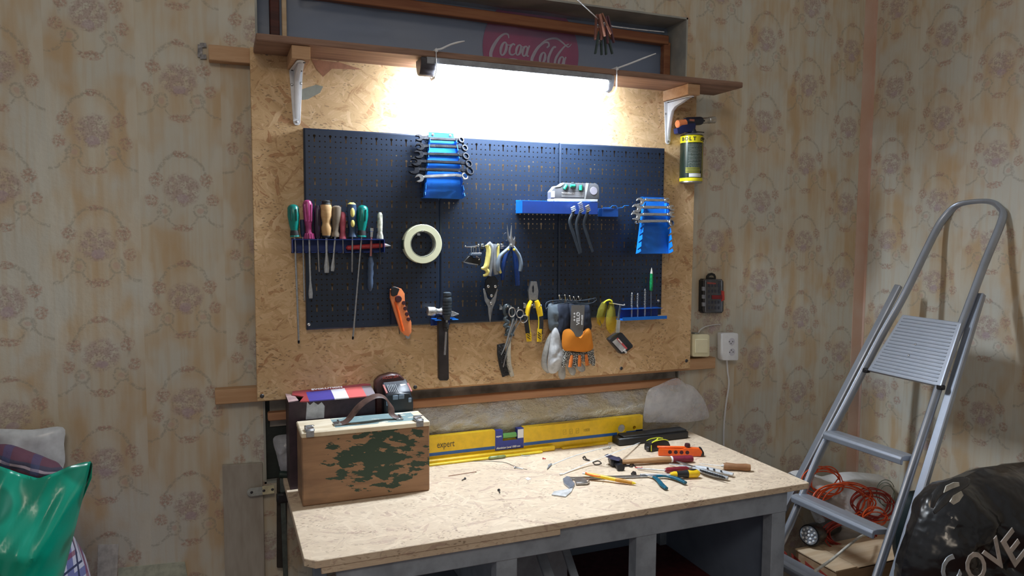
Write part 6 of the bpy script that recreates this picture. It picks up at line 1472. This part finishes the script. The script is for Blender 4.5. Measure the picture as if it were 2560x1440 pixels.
MB().prism([q0+d*.030+s_*W, q0+d*.030-s_*W, q1-s_*W, q1+s_*W], (0, .0045, 0), .0006).build('strip', mat('pale_yellow_strip', (.66, .60, .40), .5), t, smooth=False)
for f in (.0, .034, .058): c = q0+d*f; MB().lathe(c+OUT*.0003, c+OUT*.0015, [(0, .0042), (1, .003)], 12).build('screw_hole', DSTEEL, t)
t = thing('bar_clamp', 'dark bar clamp standing against the wall between board and workbench', 'clamp', (-.085, -.04, 0))
a = atY(706, 1190, -.05); 
CL = mat('clamp_steel', (.12, .15, .14), .4, .5)
MB().bar((a.x+.01, -.045, .0), (a.x, -.045, a.z), .014, .006, upv=OUT, bev=.001).build('bar', CL, t, smooth=False)
MB().tube([atY(698, 1186, -.05), atY(720, 1188, -.05), atY(742, 1198, -.05), atY(752, 1201, -.05)], [.010, .011, .011, .006], 10).build('handle', mat('dark_green_rubber', (.015, .035, .03), .5), t)
c = atY(707, 1243, -.05); MB().box(c, (.036, .024, .030), bev=.005).build('sliding_jaw', BLACK, t)
MB().prism(rrect(692, 1196, 717, 1420, 3, -.030), (0, .006, 0), .001).build('back_plate', mat('dark_brown_plate', (.035, .028, .022), .6), t)
# papers on the wall
solo(MB().prism(wp([(245, 1362), (297, 1360), (292, 1450), (243, 1450)], -.002), (0, .001, 0)), 'wall_paper_note', mat('white_paper', (.62, .60, .56), .8), 'plain white paper strip stuck low on the left wall', 'paper', smooth=False)
solo(MB().prism(wp([(296, 1420), (462, 1404), (470, 1450), (294, 1450)], -.0022), (0, .001, 0)), 'wall_tape', mat('greenish_tape', (.50, .53, .42), .4), 'wide greenish translucent tape strip low on the left wall', 'tape', smooth=False)
# ---- checked storage bag with green bag on top
pl_, plb = newmat('checked_weave'); X2, Y2, Z2 = sep(coords('World')); u_ = X2+Y2*.3; w_ = Z2+X2*.25
def stripes(v, per, wd): return ((v*(1/per)).fract() < wd)
c = mixc(stripes(u_, .075, .22).max(stripes(w_, .075, .22))*.8, (.50, .50, .60), (.05, .07, .28)); c = mixc(stripes(u_+.03, .075, .12).max(stripes(w_+.03, .075, .12))*.8, c, (.20, .04, .08)); c = mixc(stripes(u_+.05, .075, .06).max(stripes(w_+.05, .075, .06)), c, (.03, .04, .10))
setb(plb, Base_Color=c, Roughness=.4); bump(plb, noi(coords('World'), 30, 3), .5, .005)
BY = -.28
t = tag(MB().pillow([V3(p) for p in ((-1.25, BY, .02), (-.62, BY, .02), (-.535, BY, .35), (-.53, BY, .60), (-.565, BY, .72), (-.66, BY, .905), (-.80, BY, .93), (-1.2, BY, .93), (-1.3, BY, .5))], OUT, .20, .22, .03, 6, K=12, seed=2, pw=.35).build('checked_bag', pl_), 'plaid woven storage bag standing on the floor under the green bag', 'bag')
# dark checked cloth tucked inside
pk_, pkb = newmat('dark_plaid'); X2, Y2, Z2 = sep(coords('World')); w_ = Z2*1.0+X2*.42
c = mixc(stripes(w_, .034, .5)*.8, (.035, .03, .06), (.10, .025, .045)); c = mixc(stripes(w_+.012, .034, .15), c, (.38, .30, .36)); c = mixc(stripes(X2, .05, .3)*.5, c, (.03, .05, .14))
setb(pkb, Base_Color=c, Roughness=.8); bump(pkb, noi(coords('World'), 40, 3), .5, .004)
G0 = -.50
solo(MB().pillow(wp([(-90, 1128), (0, 1112), (60, 1128), (120, 1150), (158, 1172), (150, 1215), (60, 1230), (-60, 1230)], G0+.03), OUT, .035, .06, .014, 22, seed=4), 'plaid_cloth', pk_, 'dark plaid cloth showing above the rim of the green bag', 'cloth')
gm, gb = newmat('green_plastic_bag'); gX, gY, gZ = sep(coords('World')); gn2 = noi(coords('World'), 7.5, 1.0)
setb(gb, Base_Color=mixc(gn2.step(.54, .60), (.0, .33, .22), (.0, .19, .12)), Roughness=.3, Coat_Weight=.1); bump(gb, noi(coords('World'), 9, 2, .4), .4, .012)
gbag = thing('green_bag', 'glossy green plastic bag sagging over the plaid bag at lower left', 'bag', atY(60, 1440, G0))
b = MB(); rows = []; NX, NZ = 44, 34
topc = [(-120, 1150), (-40, 1158), (0, 1166), (50, 1184), (95, 1196), (130, 1184), (170, 1166), (205, 1156), (224, 1154)]
def topy(x):
    for (x0_, y0_), (x1_, y1_) in zip(topc, topc[1:]):
        if x <= x1_: return y0_+(y1_-y0_)*(x-x0_)/(x1_-x0_)
    return topc[-1][1]
for i in range(NX+1):
    f = i/NX; col = []
    for j in range(NZ+1):
        g = j/NZ; xr = 226-95*g**1.05*1.05; x = -120+(xr+120)*f; yt = topy(-120+344*f); y = yt+(1560-yt)*g
        dep = .17*(1-(2*f-1)**4)*(.35+.65*min(1, g*1.8)) + .030*(noise.noise(V3((f*5+g*2, g*2.5, 0)))+.3*noise.noise(V3((f*11+g*7, g*4, 4))))
        col.append(b.b.verts.new(atY(x, y, G0-dep*.8)))
    rows.append(col)
for i in range(NX):
    for j in range(NZ): b.b.faces.new((rows[i][j], rows[i+1][j], rows[i+1][j+1], rows[i][j+1]))
o = b.build('front', gm, gbag); md = o.modifiers.new('s', 'SOLIDIFY'); md.thickness = .0012; md.offset = 1
MB().prism(wp([(224, 1152), (231, 1160), (229, 1180), (200, 1245), (188, 1262), (205, 1212), (218, 1176)], G0+.006), (0, .004, 0), .001).build('folded_edge', mat('deep_green_fold', (.0, .07, .045), .3), gbag)
MB().prism(wp([(231, 1164), (229, 1196), (206, 1250), (192, 1300), (176, 1345), (172, 1330), (196, 1258), (222, 1196)], G0+.002), (0, .003, 0), .001).build('side_gusset', mat('green_gusset', (.0, .27, .17), .25), gbag)
# pale wrapped sheet behind
sm_ = mat('pale_wrap', (.56, .57, .58), .3, var=.15, vs=12, bmp=.4)
solo(MB().pillow(wp([(-80, 1076), (0, 1072), (80, 1074), (157, 1068), (160, 1110), (158, 1170), (100, 1230), (-60, 1240), (-90, 1150)], -.05), OUT, .02, .03, .010, 14, seed=6, pw=.4), 'wrapped_pad', sm_, 'pale plastic wrapped pad against the wall behind the plaid cloth', 'pad')

# ================================================================== RIGHT: crate, torch, cable bag, black bag
CZ = atZ(1985, 1352, .285); 
ct = thing('cardboard_crate', 'low open wooden looking carton with red print behind the ladder\'s foot', 'carton', (1.9, -.30, 0))
X0c, X1c, Y0c, Y1c, Zc = 1.655, 2.19, -.47, -.285, .36
for lo_, hi_ in (((X0c, Y0c, 0), (X0c+.010, Y1c, Zc)), ((X1c-.010, Y0c, 0), (X1c, Y1c, Zc)), ((X0c+.010, Y0c, 0), (X1c-.010, Y0c+.010, Zc)), ((X0c+.010, Y1c-.010, 0), (X1c-.010, Y1c, Zc))): MB().mm(lo_, hi_, bev=.001).build('side_panel', W_CRATE, ct, smooth=False)
MB().mm((X0c-.004, Y0c, Zc), (X0c+.09, Y1c, Zc+.006), bev=.001).build('flap', W_PALE, ct, smooth=False)
MB().mm((X0c+.10, Y0c, Zc-.004), (X1c, Y1c, Zc+.001)).build('flap', W_PALE, ct, smooth=False)
rm2 = mat('crate_red', (.38, .05, .035), .6)
random.seed(7); mb = MB()
for i in range(6): y0_ = Y0c+.03+i*.065; mb.prism([(X0c-.0012, y0_, Zc-.03), (X0c-.0012, y0_+.045, Zc-.02), (X0c-.0012, y0_+.030, Zc-.085), (X0c-.0012, y0_+.010, Zc-.07)], (.001, 0, 0))
mb.build('red_print', rm2, ct, smooth=False)
# torch
fl = thing('flashlight', 'black flashlight with ring of small lamps lying behind the ladder', 'flashlight', atY(2040, 1370, -.22))
fc = atY(2022, 1338, -.24); fc = V3((1.74, -.30, 0)); fc = atP(2023, 1338, V3((1.70, 0, 0)), V3((1, 0, 0)))
fd = V3((.86, .30, -.10)).normalized(); fr_ = .037
fc.z = max(fc.z, Zc+.006+fr_)
BKG = mat('flashlight_black', (.012, .012, .013), .3)
MB().lathe(fc, fc+fd*.20, [(0, fr_), (.03, fr_*1.02), (.28, fr_), (.45, fr_*.72), (1, fr_*.70)], 28).build('body', BKG, fl)
fn_ = -fd; a1 = fn_.cross(UP).normalized(); a2 = a1.cross(fn_)
MB().lathe(fc+fn_*.001, fc+fn_*.0035, [(0, fr_*.88), (1, fr_*.86)], 28).build('reflector', mat('reflector_silver', (.55, .60, .68), .25, .6, var=.2, vs=150), fl)
mb = MB()
for rr_, n_ in ((0, 1), (.34, 5), (.66, 10)):
    for i in range(n_):
        an = 2*pi*i/max(1, n_)+rr_; c = fc+fn_*.004+(a1*cos(an)+a2*sin(an))*fr_*rr_; mb.ball(c, .0045, 8)
mb.build('lamp_lens', mat('lens_white', (.85, .88, .92), .1), fl)
# white sack with orange cable
wm, wb = newmat('white_sack'); wn_ = noi(coords('World'), 9, 4); setb(wb, Base_Color=mixc(wn_.step(.35, .65), (.66, .65, .65), (.48, .46, .43)), Roughness=.5); bump(wb, noi(coords('World'), 18, 4), .7, .012)
SYp = -.17
solo(MB().pillow(wp([(1975, 1182), (2010, 1176), (2060, 1192), (2110, 1180), (2160, 1182), (2205, 1190), (2220, 1215), (2225, 1300), (2222, 1400), (2215, 1432), (2180, 1440), (2140, 1425), (2110, 1400), (2065, 1340), (2030, 1270), (2000, 1215)], SYp), OUT, .10, .09, .026, 9, K=12, seed=5, pw=.45), 'white_sack', wm, 'white sack full of orange cable in the corner behind the ladder', 'sack')
oc = mat('orange_cable', (.80, .10, .02), .4); rc = mat('red_cable', (.42, .03, .02), .4)
def coil(cx1_, cy1_, rx, ry, n, y, m, lab, jit=6, a0=0, a1=2*pi, seed=1, r_=.0030, ex=0.0):
    random.seed(seed); mb = MB()
    pts = []
    for k in range(n):
        ox, oy, sc_ = random.uniform(-jit, jit), random.uniform(-jit, jit), random.uniform(.88, 1.08)
        for i in range(14): an = a0+(a1-a0)*i/14+k*.0; pts.append(atY(cx1_+ox+rx*sc_*cos(an+ox*.02*ex)+ex*ry*.8*sin(an*1.0+.6)*cos(k), cy1_+oy+ry*sc_*sin(an)+ex*6*sin(2*an+k), y-.004*k*.6-random.uniform(0, .004)))
    mb.tube(pts, r_, 6, sub=3); return solo(mb, 'cable_coil', m, lab, 'cable')
yC = SYp-.115
coil(2110, 1250, 66, 42, 8, yC, oc, 'bright orange cable coil on top of the white sack', 10, seed=3, r_=.0024, ex=.35)
coil(2062, 1205, 44, 34, 5, yC+.012, oc, 'loose orange cable loops rising behind the ladder rail', 8, seed=9, r_=.0022, ex=.5)
coil(2185, 1262, 46, 34, 7, yC-.0, rc, 'dark red cable coil between the ladder rungs', 9, seed=5, r_=.0024, ex=.5)
coil(2128, 1335, 60, 34, 9, yC-.005, rc, 'red cable bundle lying low on the white sack', 10, seed=6, r_=.0024, ex=.3)
coil(2190, 1292, 28, 18, 3, yC-.03, oc, 'small orange cable loop at the right of the sack', 5, seed=8, r_=.0022, ex=.3)
coil(2212, 1235, 22, 30, 3, yC+.0, mat('green_cable', (.16, .20, .15), .5), 'thin grey green wire loop right of the cable coils', 6, seed=2, r_=.0014)
mb = MB(); mb.tube([atY(2038, 1427, -.62), atY(2080, 1398, -.56), atY(2120, 1365, -.50), atY(2150, 1342, -.42), atY(2170, 1335, -.36)], .0042, 8); solo(mb, 'white_cable', mat('cream_cable', (.75, .73, .66), .4), 'thick cream cable slanting across the lower ladder rungs', 'cable')
# dark green jacket behind the rails
solo(MB().pillow(wp([(2262, 1240), (2290, 1226), (2318, 1235), (2330, 1300), (2318, 1400), (2280, 1440), (2248, 1410), (2240, 1320)], -.57), OUT, .06, .06, .015, 12, seed=7), 'dark_green_bundle', mat('dark_green_cloth', (.008, .022, .025), .5, bmp=.3), 'dark green bundle with a blue patch seen between the ladder rails', 'bundle')
# black bag
bm_, bb_ = newmat('black_glossy_bag'); bx_, by2, bz_ = sep(coords('World'))
setb(bb_, Base_Color=(.008, .008, .010, 1), Roughness=.26, Coat_Weight=.25); bump(bb_, noi(coords('World'), 8, 3, .5), 1.0, .03)
BG = -.88
blk = thing('black_bag', 'large glossy black plastic bag with pale block letters at lower right', 'bag', (1.9, BG, 0))
out_ = [(2300, 1285), (2325, 1238), (2360, 1205), (2410, 1192), (2460, 1170), (2530, 1160), (2600, 1160), (2625, 1250), (2640, 1450), (2630, 1800), (2450, 1900), (2330, 1850), (2262, 1650), (2252, 1450), (2272, 1360)]
body = MB().pillow(wp(out_, BG), OUT, .13, .09, .055, 11, K=18, seed=11, pw=.42); body.build('body', bm_, blk)
MB().tube(wp([(2330, 1270), (2345, 1232), (2385, 1208), (2420, 1204), (2395, 1222), (2362, 1252), (2335, 1282)], BG-.13), [.006, .014, .014, .010, .012, .012, .006], 10, flat=(1, .3), nrm=OUT).build('handle_fold', mat('grey_fold', (.055, .06, .07), .3), blk)
PS = mat('pale_handle_patch', (.55, .53, .47), .45); LT = mat('greyish_letters', (.45, .40, .37), .35); LTC = mat('blue_grey_letters', (.38, .42, .47), .3)
MB().prism(wp([(2360, 1232), (2366, 1215), (2385, 1206), (2398, 1206), (2399, 1215), (2380, 1222)], BG-.155), (0, .002, 0)).build('patch', PS, blk, smooth=False)
MB().prism(wp([(2375, 1255), (2384, 1240), (2404, 1228), (2409, 1238), (2398, 1254), (2384, 1262)], BG-.165), (0, .002, 0)).build('patch', PS, blk, smooth=False)
def flatlet(ch, q, size, ang, m, sx=1.0, y=BG-.165):
    mb = MB(); mb.text(ch, size, frame(atY(*q, y), (cos(ang), 0, sin(ang)), (-sin(ang), 0, cos(ang))), depth=.001, bold=.0015, sx=sx); mb.build('letter_'+ch.lower(), m, blk)
flatlet('O', (2438, 1468), .12, R(42), LT, .7); flatlet('V', (2488, 1440), .125, R(38), LT, .8); flatlet('E', (2532, 1424), .14, R(38), LT, .9); flatlet('C', (2368, 1478), .11, R(32), LTC, .8)
